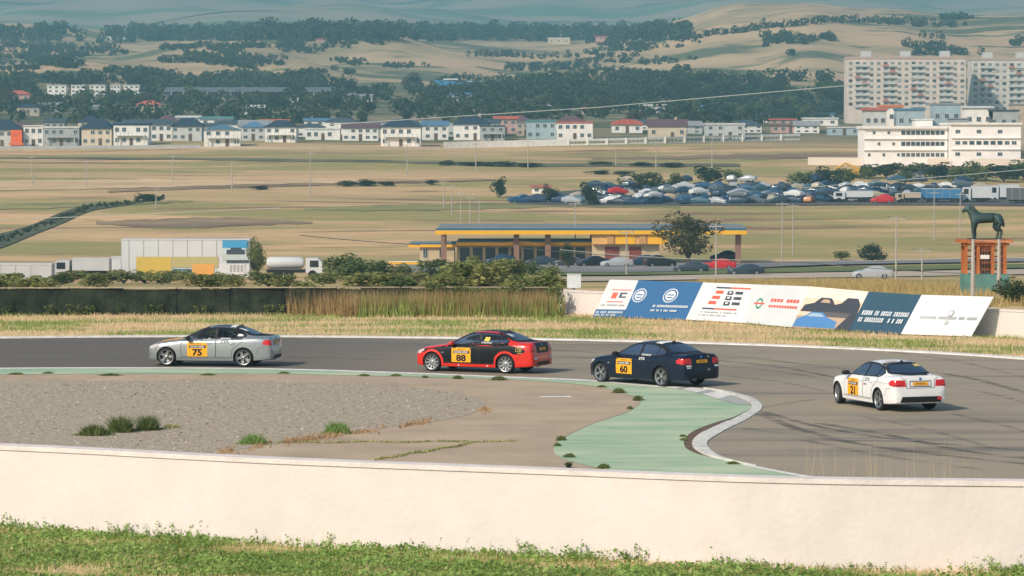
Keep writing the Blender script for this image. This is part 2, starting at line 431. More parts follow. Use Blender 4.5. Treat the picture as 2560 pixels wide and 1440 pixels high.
for i in range(0, len(ko) - 2, 2):
    o0, o1, o2 = (Vector((*ko[i + k], 0)) for k in range(3)); i0, i1, i2 = (Vector((*ki[i + k], 0)) for k in range(3))
    g = 0.04; o0 = o0.lerp(o1, g); i0 = i0.lerp(i1, g); o2 = o2.lerp(o1, g); i2 = i2.lerp(i1, g)
    mb = MB(); h0, h1 = 0.025, 0.055 + 0.006 * (i % 3)
    b = Vector(kerb.location)
    for (a, c, e, f) in ((o0, o1, i1, i0), (o1, o2, i2, i1)):
        a, c, e, f = a - b, c - b, e - b, f - b
        mb.poly([(*a.xy, h0), (*c.xy, h0), (*e.xy, h1), (*f.xy, h1)])
        mb.poly([(*a.xy, -0.02), (*c.xy, -0.02), (*c.xy, h0), (*a.xy, h0)]); mb.poly([(*f.xy, -0.02), (*e.xy, -0.02), (*e.xy, h1), (*f.xy, h1)])
    for (a, f) in ((o0, i0), (o2, i2)):
        a, f = a - b, f - b
        mb.poly([(*a.xy, -0.02), (*a.xy, h0), (*f.xy, h1), (*f.xy, -0.02)])
    mb.build('kerb_block', kerb_m, kerb, fix=True)
tag(ribbon('bend_line', gp([(1868, 1162), (1979, 1184), (2060, 1197), (2200, 1225)], 6), -0.22, 0.0, 0.018, white_m), 'thin white line running from kerb end behind the near wall', 'road marking', kind='structure')

# tyre marks
def skid_material(name, col, amount):
    m = bpy.data.materials.new(name); m.use_nodes = True; nt = m.node_tree; N = nt.nodes; L = nt.links
    p = N['Principled BSDF']; p.inputs['Base Color'].default_value = (*col, 1); p.inputs['Roughness'].default_value = 0.75
    tc = N.new('ShaderNodeTexCoord'); mp = N.new('ShaderNodeMapping'); mp.inputs['Scale'].default_value = (0.25, 1.2, 1); L.new(tc.outputs['Object'], mp.inputs[0])
    n = N.new('ShaderNodeTexNoise'); n.inputs['Scale'].default_value = 1.3; n.inputs['Detail'].default_value = 6; L.new(mp.outputs[0], n.inputs['Vector'])
    r = N.new('ShaderNodeMapRange'); r.inputs[1].default_value = 0.35; r.inputs[2].default_value = 0.7; r.inputs[4].default_value = amount; L.new(n.outputs['Fac'], r.inputs[0])
    t = N.new('ShaderNodeBsdfTransparent'); mx = N.new('ShaderNodeMixShader'); L.new(r.outputs[0], mx.inputs[0]); L.new(t.outputs[0], mx.inputs[1]); L.new(p.outputs[0], mx.inputs[2]); L.new(mx.outputs[0], N['Material Output'].inputs['Surface'])
    return m
skid_m = [skid_material('rubber_mark', (0.06, 0.055, 0.05), 0.55), skid_material('faint_rubber_mark', (0.08, 0.072, 0.065), 0.32)]
SKIDS = [([(1290, 872), (1420, 877), (1540, 886)], 0), ([(1300, 888), (1450, 893), (1560, 902)], 0), ([(1350, 866), (1700, 883), (2050, 915), (2200, 940)], 1), ([(1500, 868), (1800, 885), (2080, 921)], 1),
    ([(1780, 900), (1950, 918), (2090, 945)], 0), ([(1800, 915), (1960, 931), (2080, 955)], 1), ([(1800, 938), (1950, 955), (2090, 985)], 1), ([(2230, 880), (2400, 905), (2620, 960)], 1),
    ([(2330, 930), (2450, 952), (2620, 1000)], 0), ([(2360, 965), (2480, 985), (2640, 1030)], 1), ([(1905, 1030), (2050, 1068), (2250, 1100), (2600, 1130)], 0), ([(1895, 1035), (2000, 1075), (2200, 1120), (2600, 1165)], 0),
    ([(1900, 1020), (1960, 1010), (2040, 998)], 1), ([(1850, 1070), (2000, 1090), (2300, 1128), (2600, 1150)], 1), ([(2040, 1058), (2200, 1085), (2420, 1130), (2600, 1148)], 0), ([(2150, 1040), (2320, 1075), (2480, 1120)], 1),
    ([(2380, 1035), (2500, 1062), (2620, 1098)], 1), ([(2000, 1100), (2200, 1140), (2450, 1175)], 1), ([(0, 868), (350, 866), (760, 869), (1040, 873)], 1),
    ([(0, 884), (360, 882)], 1), ([(0, 900), (360, 899)], 1), ([(710, 880), (1040, 890)], 1), ([(715, 893), (1040, 903)], 1), ([(0, 858), (600, 856), (1100, 862)], 1)]
for i, (pp, k) in enumerate(SKIDS):
    pts = gp(pp, 10)
    o = ribbon('tyre_mark', pts, -0.12, 0.12 + 0.05 * (i % 3), 0.004 + 0.0004 * i, skid_m[k])
    tag(o, 'dark rubber tyre mark on the grey track', 'tyre mark', 'tyre marks on the track', kind='structure')
tag(ribbon('painted_dash', gp([(1350, 993), (1428, 992)], 3), -0.25, 0.25, 0.012, white_m), 'faded white dash on the tan apron', 'road marking', kind='structure')
tag(ribbon('worn_dash', gp([(2085, 1101), (2290, 1103)], 4), -0.15, 0.15, 0.03, skid_material('worn_white', (0.55, 0.54, 0.5), 0.6)), 'worn white dash on the track near the dark tyre marks', 'road marking', kind='structure')
# ------------------------------------------------------------------ grass and leaves
def blades(name, pts, hmin, hmax, w, material, lean=0.35, parent=None):
    """one triangle per blade; pts (n,3)"""
    pts = np.asarray(pts, float); n = len(pts)
    a = rng.uniform(0, 2 * np.pi, n); h = rng.uniform(hmin, hmax, n); ww = w * rng.uniform(0.6, 1.4, n)
    dx, dy = np.cos(a) * ww, np.sin(a) * ww * 0.4
    lx, ly = rng.normal(0, lean, n) * h, rng.normal(0, lean, n) * h
    V = np.empty((n, 3, 3)); V[:, 0] = pts + np.stack([dx, dy, 0 * h], -1); V[:, 1] = pts - np.stack([dx, dy, 0 * h], -1); V[:, 2] = pts + np.stack([lx, ly, h], -1)
    o = from_np(name, V.reshape(-1, 3), np.arange(3 * n).reshape(n, 3), material, parent)
    return o
def leaves(pts, size, flat_=0.5, seed=0):
    """one quad per leaf around the points; returns verts, faces"""
    g = np.random.default_rng(seed); pts = np.asarray(pts, float); n = len(pts)
    u = g.normal(size=(n, 3)); u[:, 2] *= flat_; u /= np.linalg.norm(u, axis=1, keepdims=True)
    v = np.cross(u, g.normal(size=(n, 3))); v /= np.linalg.norm(v, axis=1, keepdims=True)
    s = (size * g.uniform(0.6, 1.4, n))[:, None]
    V = np.stack([pts - u * s, pts - v * s * 0.55, pts + u * s, pts + v * s * 0.55], 1)
    return V.reshape(-1, 3), np.arange(4 * n).reshape(n, 4)
def crown_points(n, clumps, g, squash=1.0, core=0.25, top=0.0):
    """points in leafy clumps inside a unit ball"""
    cs = g.normal(size=(clumps, 3)); cs /= np.linalg.norm(cs, axis=1, keepdims=True); cs *= (g.uniform(0.25, 0.78, clumps))[:, None]
    cs[:, 2] = cs[:, 2] * 0.95 + top
    rad = g.uniform(0.22, 0.42, clumps)
    k = g.integers(0, clumps, n); d = g.normal(size=(n, 3)); d /= np.linalg.norm(d, axis=1, keepdims=True)
    p = cs[k] + d * (rad[k] * g.uniform(0.5, 1.0, n) ** 0.5)[:, None]
    p[:, 2] *= squash
    return p
CROWNS = []
for q in range(6):
    g = np.random.default_rng(100 + q)
    V, Fq = leaves(crown_points(1300, 16 + q, g), 0.085, 0.6, q); CROWNS.append(from_np('crown', V, Fq))
BIG = []
for q in range(3):
    g = np.random.default_rng(200 + q)
    V, Fq = leaves(crown_points(4200, 30 + q, g), 0.048, 0.6, q); BIG.append(from_np('crown', V, Fq))
TRUNK = MB().tube([(0, 0, 0), (0.02, 0.01, 0.4), (-0.01, 0.02, 0.8), (0.0, 0.0, 1.15)], 1, 7, radii=[1.0, 0.72, 0.55, 0.2]).tube([(0, 0, 0.62), (5, 1, 0.9), (9, 2, 1.15)], 1, 5, radii=[0.4, 0.3, 0.12]).tube([(0, 0, 0.7), (-5, -1, 0.95), (-8, -2, 1.2)], 1, 5, radii=[0.4, 0.28, 0.12])
TRUNK_ME = None
bark_m = mat('bark', (0.10, 0.075, 0.055), rough=0.9, var=0.25, scale=6, bump=0.4)
LEAF = {
    'dark': leaf_mat('leaf_dark', (0.026, 0.05, 0.024), (0.075, 0.10, 0.04)),
    'mid': leaf_mat('leaf_mid', (0.075, 0.115, 0.035), (0.18, 0.21, 0.065)),
    'olive': leaf_mat('leaf_olive', (0.07, 0.075, 0.035), (0.15, 0.125, 0.05)),
    'light': leaf_mat('leaf_light', (0.15, 0.19, 0.055), (0.33, 0.32, 0.11)),
    'brown': leaf_mat('leaf_brown', (0.12, 0.085, 0.05), (0.23, 0.15, 0.07)),
}
TREEC = {}
def crown_mesh(kind, i, big):
    key = (kind, i % (3 if big else 6), big)
    if key not in TREEC:
        me = (BIG if big else CROWNS)[key[1]].copy(); me.materials.append(LEAF[kind]); TREEC[key] = me
    return TREEC[key]
tree_n = [0]
def tree(base, h, w, kind='dark', name='tree', label=None, group=None, trunk=0.18, big=False, cat='tree'):
    """crown + trunk on a point of the ground; h, w in metres"""
    global TRUNK_ME
    i = tree_n[0]; tree_n[0] += 1
    r = empty(name, base, random.uniform(0, 6.28))
    if TRUNK_ME is None:
        TRUNK_ME = TRUNK.mesh('trunk'); TRUNK_ME.materials.append(bark_m)
    th = h * max(trunk, 0.06) + h * 0.25
    t = link('trunk', TRUNK_ME, None, r); t.scale = (h * 0.035, h * 0.035, th); t.location = (0, 0, -0.1)
    c = link('crown', crown_mesh(kind, i, big), None, r)
    hz = h * (1 - trunk) / 2
    c.location = (0, 0, h * trunk + hz * 0.94); c.scale = (w / 2 * random.uniform(1.08, 1.22), w / 2 * random.uniform(0.95, 1.15), hz * 1.08)
    c.rotation_euler = (0, 0, random.uniform(0, 6.28))
    tag(r, label, cat, group)
    return r
def tree_px(px, ytop, ybase, wpx, kind, label, group=None, name='tree', trunk=0.12, big=False, cat='tree', d=None):
    b = hit(px, ybase) if d is None else ground(px, d)
    s = b.y / F
    return tree(b, (ybase - ytop) * s if d is None else (at(px, ytop, d).z - b.z), wpx * s, kind, name, label, group, trunk, big, cat)
def pts_in(n, x0, x1, y0, y1, keep=None, z=None):
    p = np.stack([rng.uniform(x0, x1, n), rng.uniform(y0, y1, n)], -1)
    if keep is not None: p = p[np.array([keep(a, b) for a, b in p])]
    zz = terrain(p[:, 0], p[:, 1]) if z is None else np.full(len(p), z)
    return np.column_stack([p, zz])
# ================================================================== RACING CARS
def pchip(x, y, q):
    x = np.asarray(x, float); y = np.asarray(y, float)
    if x[0] > x[-1]: x = x[::-1]; y = y[::-1]
    h = np.diff(x); dl = np.diff(y) / h; d = np.zeros_like(y)
    for i in range(1, len(x) - 1):
        if dl[i - 1] * dl[i] > 0:
            w1, w2 = 2 * h[i] + h[i - 1], h[i] + 2 * h[i - 1]; d[i] = (w1 + w2) / (w1 / dl[i - 1] + w2 / dl[i])
    d[0] = dl[0]; d[-1] = dl[-1]
    i = np.clip(np.searchsorted(x, q) - 1, 0, len(x) - 2); t = (q - x[i]) / h[i]
    return ((1 + 2 * t) * (1 - t) ** 2 * y[i] + t * (1 - t) ** 2 * h[i] * d[i] + t * t * (3 - 2 * t) * y[i + 1] + t * t * (t - 1) * h[i] * d[i + 1])
#            x     w    zb   zs    zt
BODY = np.array([(2.225, .42, .30, .52, .545), (2.212, .55, .235, .585, .615), (2.17, .65, .20, .645, .675), (2.08, .74, .185, .695, .735), (1.94, .815, .18, .74, .79),
    (1.75, .878, .18, .79, .85), (1.50, .897, .18, .825, .893), (1.20, .902, .18, .86, .935), (.98, .902, .175, .885, .962), (.80, .902, .17, .90, .93), (.55, .902, .17, .915, .885),
    (0, .906, .17, .935, .885), (-.6, .908, .17, .955, .90), (-1.1, .91, .18, .97, .95), (-1.45, .91, .19, .98, 1.02), (-1.68, .903, .20, .985, 1.062), (-1.9, .888, .215, .98, 1.066),
    (-2.08, .862, .23, .965, 1.062), (-2.15, .845, .24, .955, 1.066), (-2.185, .83, .245, .93, 1.02), (-2.215, .81, .25, .86, .92), (-2.24, .785, .26, .70, .735), (-2.262, .72, .285, .60, .63), (-2.27, .60, .32, .54, .56)])
#            x    yb   zbelt  yr    zr    zc
CAB = np.array([(1.02, .66, .925, .60, .948, .968), (.86, .735, .92, .66, .998, 1.03), (.62, .768, .92, .642, 1.108, 1.152), (.38, .785, .925, .618, 1.218, 1.268), (.16, .792, .93, .596, 1.296, 1.352),
    (-.08, .797, .935, .584, 1.333, 1.397), (-.40, .80, .945, .579, 1.345, 1.415), (-.72, .80, .955, .576, 1.328, 1.402), (-1.0, .797, .965, .578, 1.285, 1.362), (-1.24, .79, .972, .588, 1.215, 1.288),
    (-1.48, .775, .978, .605, 1.125, 1.185), (-1.70, .75, .985, .64, 1.04, 1.082), (-1.80, .73, .98, .66, 1.0, 1.045)])
def catm(pts, n):
    return np.array(spline(pts, n))
def body_section(p):
    x, w, zb, zs, zt = p; hh = zs - zb
    return catm([(0, zb), (w * .55, zb), (w - .07, zb + .01), (w - .022, zb + hh * .10), (w - .006, zb + hh * .28), (w, zb + hh * .50), (w - .004, zb + hh * .68), (w - .010, zb + hh * .80), (w - .034, zb + hh * .935), (w - .088, zs + (zt - zs) * .2),
                 (w * .72, zs + (zt - zs) * .72), (w * .42, zt - abs(zt - zs) * .06), (0, zt)], 4)
def cab_section(p):
    x, yb, z0, yr, zr, zc = p
    return catm([(yb + .012, z0 - .03), (yb, z0 + (zr - z0) * .12), (yb + (yr - yb) * .42, z0 + (zr - z0) * .45), (yb + (yr - yb) * .8, z0 + (zr - z0) * .82), (yr - .015, zr), (yr - .06, zr + (zc - zr) * .32), (yr * .62, zr + (zc - zr) * .78), (yr * .3, zc - (zc - zr) * .05), (0, zc)], 5)
def loft(tab, section, xs, close):
    cols = [pchip(tab[:, 0], tab[:, k], xs) for k in range(1, tab.shape[1])]
    S = np.array([section((xs[i], *[c[i] for c in cols])) for i in range(len(xs))])          # (n, m, 2) half sections
    n, m, _ = S.shape
    full = np.concatenate([S, (S * [-1, 1])[:, -2:0 if close else None:-1]], 1) if close else np.concatenate([S, (S * [-1, 1])[:, -2::-1]], 1)
    k = full.shape[1]
    V = np.concatenate([np.repeat(xs, k)[:, None], full.reshape(-1, 2)], 1)
    F_ = []
    for i in range(n - 1):
        for j in range(k if close else k - 1):
            j2 = (j + 1) % k
            F_.append((i * k + j, i * k + j2, (i + 1) * k + j2, (i + 1) * k + j))
    if close:
        F_.append(tuple(range(k))[::-1]); F_.append(tuple((n - 1) * k + j for j in range(k)))
    me = bpy.data.meshes.new('loft'); me.from_pydata(V.tolist(), [], F_); me.update()
    bm = bmesh.new(); bm.from_mesh(me); bmesh.ops.recalc_face_normals(bm, faces=bm.faces); bm.to_mesh(me); bm.free()
    return me
def xs_of(tab, n):
    a, b = tab[:, 0].max(), tab[:, 0].min()
    t = np.linspace(0, 1, n); return a + (b - a) * (t - 0.055 * np.sin(2 * np.pi * t) / 1.0)
AX_F, AX_R, AX_Z, ARCH = 1.50, -1.26, 0.318, 0.365
body_me = loft(BODY, body_section, xs_of(BODY, 110), True)
cab_me = loft(CAB, cab_section, np.linspace(1.02, -1.80, 95), False)
def bvh_of(*meshes):
    v, f = [], []
    for me in meshes:
        n = len(v); v += [tuple(q.co) for q in me.vertices]; f += [tuple(n + i for i in p.vertices) for p in me.polygons]
    return BVHTree.FromPolygons(v, f)
CAR_BVH = bvh_of(body_me, cab_me)
def inside(poly, x, y):
    c = False; n = len(poly)
    for i in range(n):
        (x1, y1), (x2, y2) = poly[i], poly[i - 1]
        if (y1 > y) != (y2 > y) and x < (x2 - x1) * (y - y1) / (y2 - y1) + x1: c = not c
    return c
def grow(poly, d):
    """offset a 2-D outline outwards by d (approximate, about vertex normals)"""
    n = len(poly); area = sum(poly[i - 1][0] * poly[i][1] - poly[i][0] * poly[i - 1][1] for i in range(n)); s = 1 if area > 0 else -1; out = []
    for i in range(n):
        a, b, c = (Vector(poly[i - 1]), Vector(poly[i]), Vector(poly[(i + 1) % n]))
        e1, e2 = (b - a).normalized(), (c - b).normalized(); nn = Vector((e1.y + e2.y, -e1.x - e2.x)); nn = nn.normalized() / max(0.5, math.sqrt(max(0.05, (1 + e1.dot(e2)) / 2)))
        out.append(tuple(b + nn * d * s))
    return out
# cut the wheel arches
def cut_arches(me):
    ob = bpy.data.objects.new('tmp', me); COL.objects.link(ob); tmp = [ob]
    for ax in (AX_F, AX_R):
        for sd_ in (1, -1):
            mb = MB(); seg = 40; ring = []
            for y in (0.58, 1.2):
                ring.append([(ax + ARCH * math.cos(2 * math.pi * k / seg), sd_ * y, AX_Z + ARCH * math.sin(2 * math.pi * k / seg)) for k in range(seg)])
            for k in range(seg): mb.poly([ring[0][k], ring[0][(k + 1) % seg], ring[1][(k + 1) % seg], ring[1][k]])
            mb.poly(ring[0]); mb.poly(ring[1])
            m2 = mb.mesh('cut'); bm = bmesh.new(); bm.from_mesh(m2); bmesh.ops.remove_doubles(bm, verts=bm.verts, dist=1e-5); bmesh.ops.recalc_face_normals(bm, faces=bm.faces); bm.to_mesh(m2); bm.free()
            c = bpy.data.objects.new('cut', m2); COL.objects.link(c); tmp.append(c)
            md = ob.modifiers.new('b', 'BOOLEAN'); md.object = c; md.operation = 'DIFFERENCE'; md.solver = 'EXACT'
    dg = bpy.context.evaluated_depsgraph_get(); out = bpy.data.meshes.new_from_object(ob.evaluated_get(dg))
    for o in tmp: bpy.data.objects.remove(o, do_unlink=True)
    return out
body_cut = cut_arches(body_me)
body_cut.materials.clear()

DLO = [(.82, .945), (.66, 1.055), (.44, 1.18), (.26, 1.258), (.06, 1.312), (-.18, 1.336), (-.45, 1.338), (-.75, 1.318), (-1.0, 1.27), (-1.18, 1.198), (-1.34, 1.09), (-1.31, 1.03), (-1.18, .995), (-.6, .97), (0, .953)]
REARW = [(-.63, 1.095), (-.52, 1.318), (-.3, 1.345), (0, 1.352), (.3, 1.345), (.52, 1.318), (.63, 1.095), (.35, 1.085), (0, 1.08), (-.35, 1.085)]
FRONTW = [(-.68, .99), (-.545, 1.315), (-.3, 1.345), (0, 1.352), (.3, 1.345), (.545, 1.315), (.68, .99), (.3, .985), (0, .98), (-.3, .985)]
def patch_mesh(polys, axis, side, off=0.004, step=0.05, bvh=None, name='patch'):
    """flat outlines (or a flat mesh) laid on the car body along an axis"""
    bm = bmesh.new()
    if isinstance(polys, bpy.types.Mesh): bm.from_mesh(polys)
    else:
        for poly in polys:
            vs = [bm.verts.new((p[0], p[1], 0)) for p in poly]; bm.faces.new(vs)
        bm.normal_update()
        bmesh.ops.triangulate(bm, faces=[f for f in bm.faces if len(f.verts) > 4])
    if not bm.verts: return bpy.data.meshes.new(name)
    xs = [v.co.x for v in bm.verts]; ys = [v.co.y for v in bm.verts]
    for k, (a, b) in enumerate(((min(xs), max(xs)), (min(ys), max(ys)))):
        q = a + step
        while q < b - 1e-4:
            no = (1, 0, 0) if k == 0 else (0, 1, 0); co = (q, 0, 0) if k == 0 else (0, q, 0)
            bmesh.ops.bisect_plane(bm, geom=bm.verts[:] + bm.edges[:] + bm.faces[:], plane_co=co, plane_no=no, dist=1e-5); q += step
    T = bvh or CAR_BVH; dead = []
    for v in bm.verts:
        a, b = v.co.x, v.co.y
        if axis == 'y': o, d = Vector((a, side * 2.0, b)), Vector((0, -side, 0))
        elif axis == 'x': o, d = Vector((side * 4.0, a, b)), Vector((-side, 0, 0))
        else: o, d = Vector((a, b, 3.0)), Vector((0, 0, -1))
        h = T.ray_cast(o, d)
        if h[0] is None: dead.append(v)
        else:
            nn = h[1] if h[1].dot(d) < 0 else -h[1]
            v.co = h[0] + nn * off
    if dead: bmesh.ops.delete(bm, geom=dead, context='VERTS')
    bmesh.ops.recalc_face_normals(bm, faces=bm.faces)
    me = bpy.data.meshes.new(name); bm.to_mesh(me); bm.free(); me.shade_smooth(); return me
def outline(poly, w, closed=True):
    """thin quads along an outline"""
    out = []; n = len(poly)
    for i in range(n if closed else n - 1):
        a, b = Vector(poly[i]), Vector(poly[(i + 1) % n]); e = (b - a)
        if e.length < 1e-6: continue
        e.normalize(); nn = Vector((-e.y, e.x)) * w / 2; a2, b2 = a - e * w * .3, b + e * w * .3
        out.append([tuple(a2 - nn), tuple(b2 - nn), tuple(b2 + nn), tuple(a2 + nn)])
    return out
FONT = {}
def text_mesh(s, h, bold=0.0, shear=0.0, squeeze=1.0):
    """flat text, its left end at x=0, centred on y=0, h high"""
    key = (s, round(h, 4), bold, shear, squeeze)
    if key in FONT: return FONT[key]
    cu = bpy.data.curves.new('t', 'FONT'); cu.body = s; cu.size = 1.0; cu.offset = bold; cu.shear = shear; cu.dimensions = '2D'; cu.fill_mode = 'BOTH'; cu.resolution_u = 3
    ob = bpy.data.objects.new('t', cu); COL.objects.link(ob)
    me = bpy.data.meshes.new_from_object(ob.evaluated_get(bpy.context.evaluated_depsgraph_get()))
    bpy.data.objects.remove(ob, do_unlink=True)
    me.materials.clear()
    co = np.array([v.co for v in me.vertices]); lo, hi = co.min(0), co.max(0); k = h / (hi[1] - lo[1])
    for v in me.vertices: v.co = ((v.co.x - lo[0]) * k * squeeze, (v.co.y - (lo[1] + hi[1]) / 2) * k, 0)
    FONT[key] = me; return me
def moved(me, x, y, mirror):
    m2 = me.copy()
    for v in m2.vertices: v.co = (x + (-v.co.x if mirror else v.co.x), y + v.co.y, 0)
    return m2
def text_w(me): return max(v.co.x for v in me.vertices)
def rect(x0, x1, y0, y1, sk=0.0): return [(x0, y0), (x1, y0), (x1 + sk, y1), (x0 + sk, y1)]

car_black = mat('car_trim', (0.012, 0.012, 0.013), rough=0.55, var=0.0)
tyre_m = mat('tyre_rubber', (0.018, 0.018, 0.018), rough=0.85, var=0.15, scale=8)
rim_m = mat('alloy', (0.33, 0.34, 0.35), rough=0.38, metal=0.85, var=0.08, scale=9)
disc_m = mat('brake_disc', (0.16, 0.15, 0.14), rough=0.5, metal=0.7, var=0.2)
tail_m = mat('tail_red', (0.55, 0.012, 0.008), rough=0.12, var=0.15, scale=14, coat=0.6)
amber_m = mat('lamp_clear', (0.5, 0.45, 0.42), rough=0.15, var=0.1, coat=0.6)
yellow_m = mat('sticker_yellow', (0.78, 0.36, 0.015), rough=0.45, var=0.06, scale=3)
sblack_m = mat('sticker_black', (0.012, 0.012, 0.013), rough=0.5, var=0.0)
swhite_m = mat('sticker_white', (0.72, 0.72, 0.70), rough=0.5, var=0.05)
gold_m = mat('sticker_gold', (0.62, 0.47, 0.16), rough=0.5, var=0.05)
numy_m = mat('sticker_number_yellow', (0.80, 0.62, 0.08), rough=0.5, var=0.05)
blue_s = mat('sticker_blue', (0.05, 0.18, 0.40), rough=0.5, var=0.05)
red_s = mat('sticker_red', (0.6, 0.03, 0.02), rough=0.5, var=0.05)
line_m = mat('gap_and_shade_line', (0.02, 0.02, 0.022), rough=0.7, var=0.0)  # for panel gaps, and for painted crease and recess shade
int_m = mat('cabin_black', (0.02, 0.021, 0.023), rough=0.8, var=0.2)
cage_m = mat('cage_paint', (0.55, 0.56, 0.54), rough=0.5, var=0.05)
seat_m = mat('seat_cloth', (0.03, 0.035, 0.05), rough=0.8, var=0.2)
GLASS = glass_mat('car_glass', (0.26, 0.32, 0.34), tone=0.38)

def ellipsoid(mb, c, r, nu=10, nv=7):
    n = len(mb.v)
    for i in range(nv + 1):
        ph = math.pi * i / nv
        for j in range(nu):
            th = 2 * math.pi * j / nu
            # a rounded box rather than a ball
            f = lambda t: math.copysign(abs(t) ** 0.65, t)
            mb.v.append((c[0] + r[0] * f(math.sin(ph) * math.cos(th)), c[1] + r[1] * f(math.sin(ph) * math.sin(th)), c[2] + r[2] * f(math.cos(ph))))
    for i in range(nv):
        for j in range(nu):
            j2 = (j + 1) % nu; mb.f.append((n + i * nu + j, n + i * nu + j2, n + (i + 1) * nu + j2, n + (i + 1) * nu + j)); mb.m.append(mb.cur)
def wheel_meshes(spokes, twin):
    t = MB().lathe([(.236, -.098), (.270, -.112), (.302, -.108), (.314, -.092), (.319, -.05), (.320, 0), (.319, .05), (.314, .092), (.302, .108), (.270, .112), (.236, .098)], 36).mesh('tyre'); t.shade_smooth()
    r = MB().lathe([(.236, -.10), (.214, -.09), (.21, .02), (.218, .078), (.235, .101), (.250, .106), (.252, .100), (.238, .094)], 36)
    for k in range(spokes):
        for q in ((-.13, .13) if twin else (0,)):
            a = 2 * math.pi * k / spokes; wd = .016 if twin else .024
            pts = [(.045, .075, a + q * .3), (.12, .070, a + q * .7), (.222, .084, a + q * 1.15)]
            ring = []
            for (rr, h, an) in pts:
                u = Vector((math.cos(an), 0, math.sin(an))); v = Vector((-math.sin(an), 0, math.cos(an))); w_ = wd * (1.0 + .25 * rr / .2)
                ring.append([tuple(u * rr + v * w_ + Vector((0, h, 0))), tuple(u * rr - v * w_ + Vector((0, h, 0))), tuple(u * rr - v * w_ * 1.1 + Vector((0, h - .03, 0))), tuple(u * rr + v * w_ * 1.1 + Vector((0, h - .03, 0)))])
            for i in range(2):
                for j in range(4): r.poly([ring[i][j], ring[i][(j + 1) % 4], ring[i + 1][(j + 1) % 4], ring[i + 1][j]])
    r.lathe([(.0, .092), (.03, .092), (.048, .082), (.055, .05)], 16)
    r = r.mesh('rim'); r.shade_smooth(); r.set_sharp_from_angle(angle=R(35))
    d = MB().lathe([(.0, .02), (.155, .022), (.158, .012), (.158, -.01)], 28).mesh('brake_disc')
    return t, r, d
# shared hole test: which faces of the cabin become openings
cab_bm_keep = []
def cab_with_holes():
    bm = bmesh.new(); bm.from_mesh(cab_me); bm.normal_update()
    dl, rw, fw = grow(DLO, -.022), grow(REARW, -.022), grow(FRONTW, -.022); kill = []
    for f in bm.faces:
        c = f.calc_center_median(); nn = f.normal
        if abs(c.y) > .45 and abs(nn.y) > .45 and inside(dl, c.x, c.z): kill.append(f)
        elif c.x < -.9 and abs(nn.y) < .6 and inside(rw, c.y, c.z): kill.append(f)
        elif c.x > .1 and abs(nn.y) < .6 and inside(fw, c.y, c.z): kill.append(f)
    bmesh.ops.delete(bm, geom=kill, context='FACES'); me = bpy.data.meshes.new('cabin'); bm.to_mesh(me); bm.free(); return me
cab_open = cab_with_holes()
def painted(me, mats, fn):
    m2 = me.copy(); m2.materials.clear()
    for q in mats: m2.materials.append(q)
    for p in m2.polygons: p.material_index = fn(p.center, p.normal)
    m2.shade_smooth(); m2.set_sharp_from_angle(angle=R(38)); return m2
FDOOR = [(.93, .335), (.985, .62), (.955, .80), (.86, .93), (.2, .945), (-.265, .955), (-.275, .70), (-.265, .335)]
RDOOR = [(-.275, .335), (-.285, .70), (-.275, .955), (-.75, .965), (-1.18, .975), (-1.235, .90), (-1.10, .78), (-.94, .68), (-.855, .55), (-.84, .335)]
def in_arch(c, r):
    return abs(c.y) > .5 and min(math.hypot(c.x - AX_F, c.z - AX_Z), math.hypot(c.x - AX_R, c.z - AX_Z)) < r
def base_fn(c, nn):
    if in_arch(c, ARCH + .002): return 1
    if c.z < .185 and nn.z < -.3: return 1
    if .9 > c.x > -1.5 and c.z > .82 and abs(c.y) < .74: return 1
    return 0
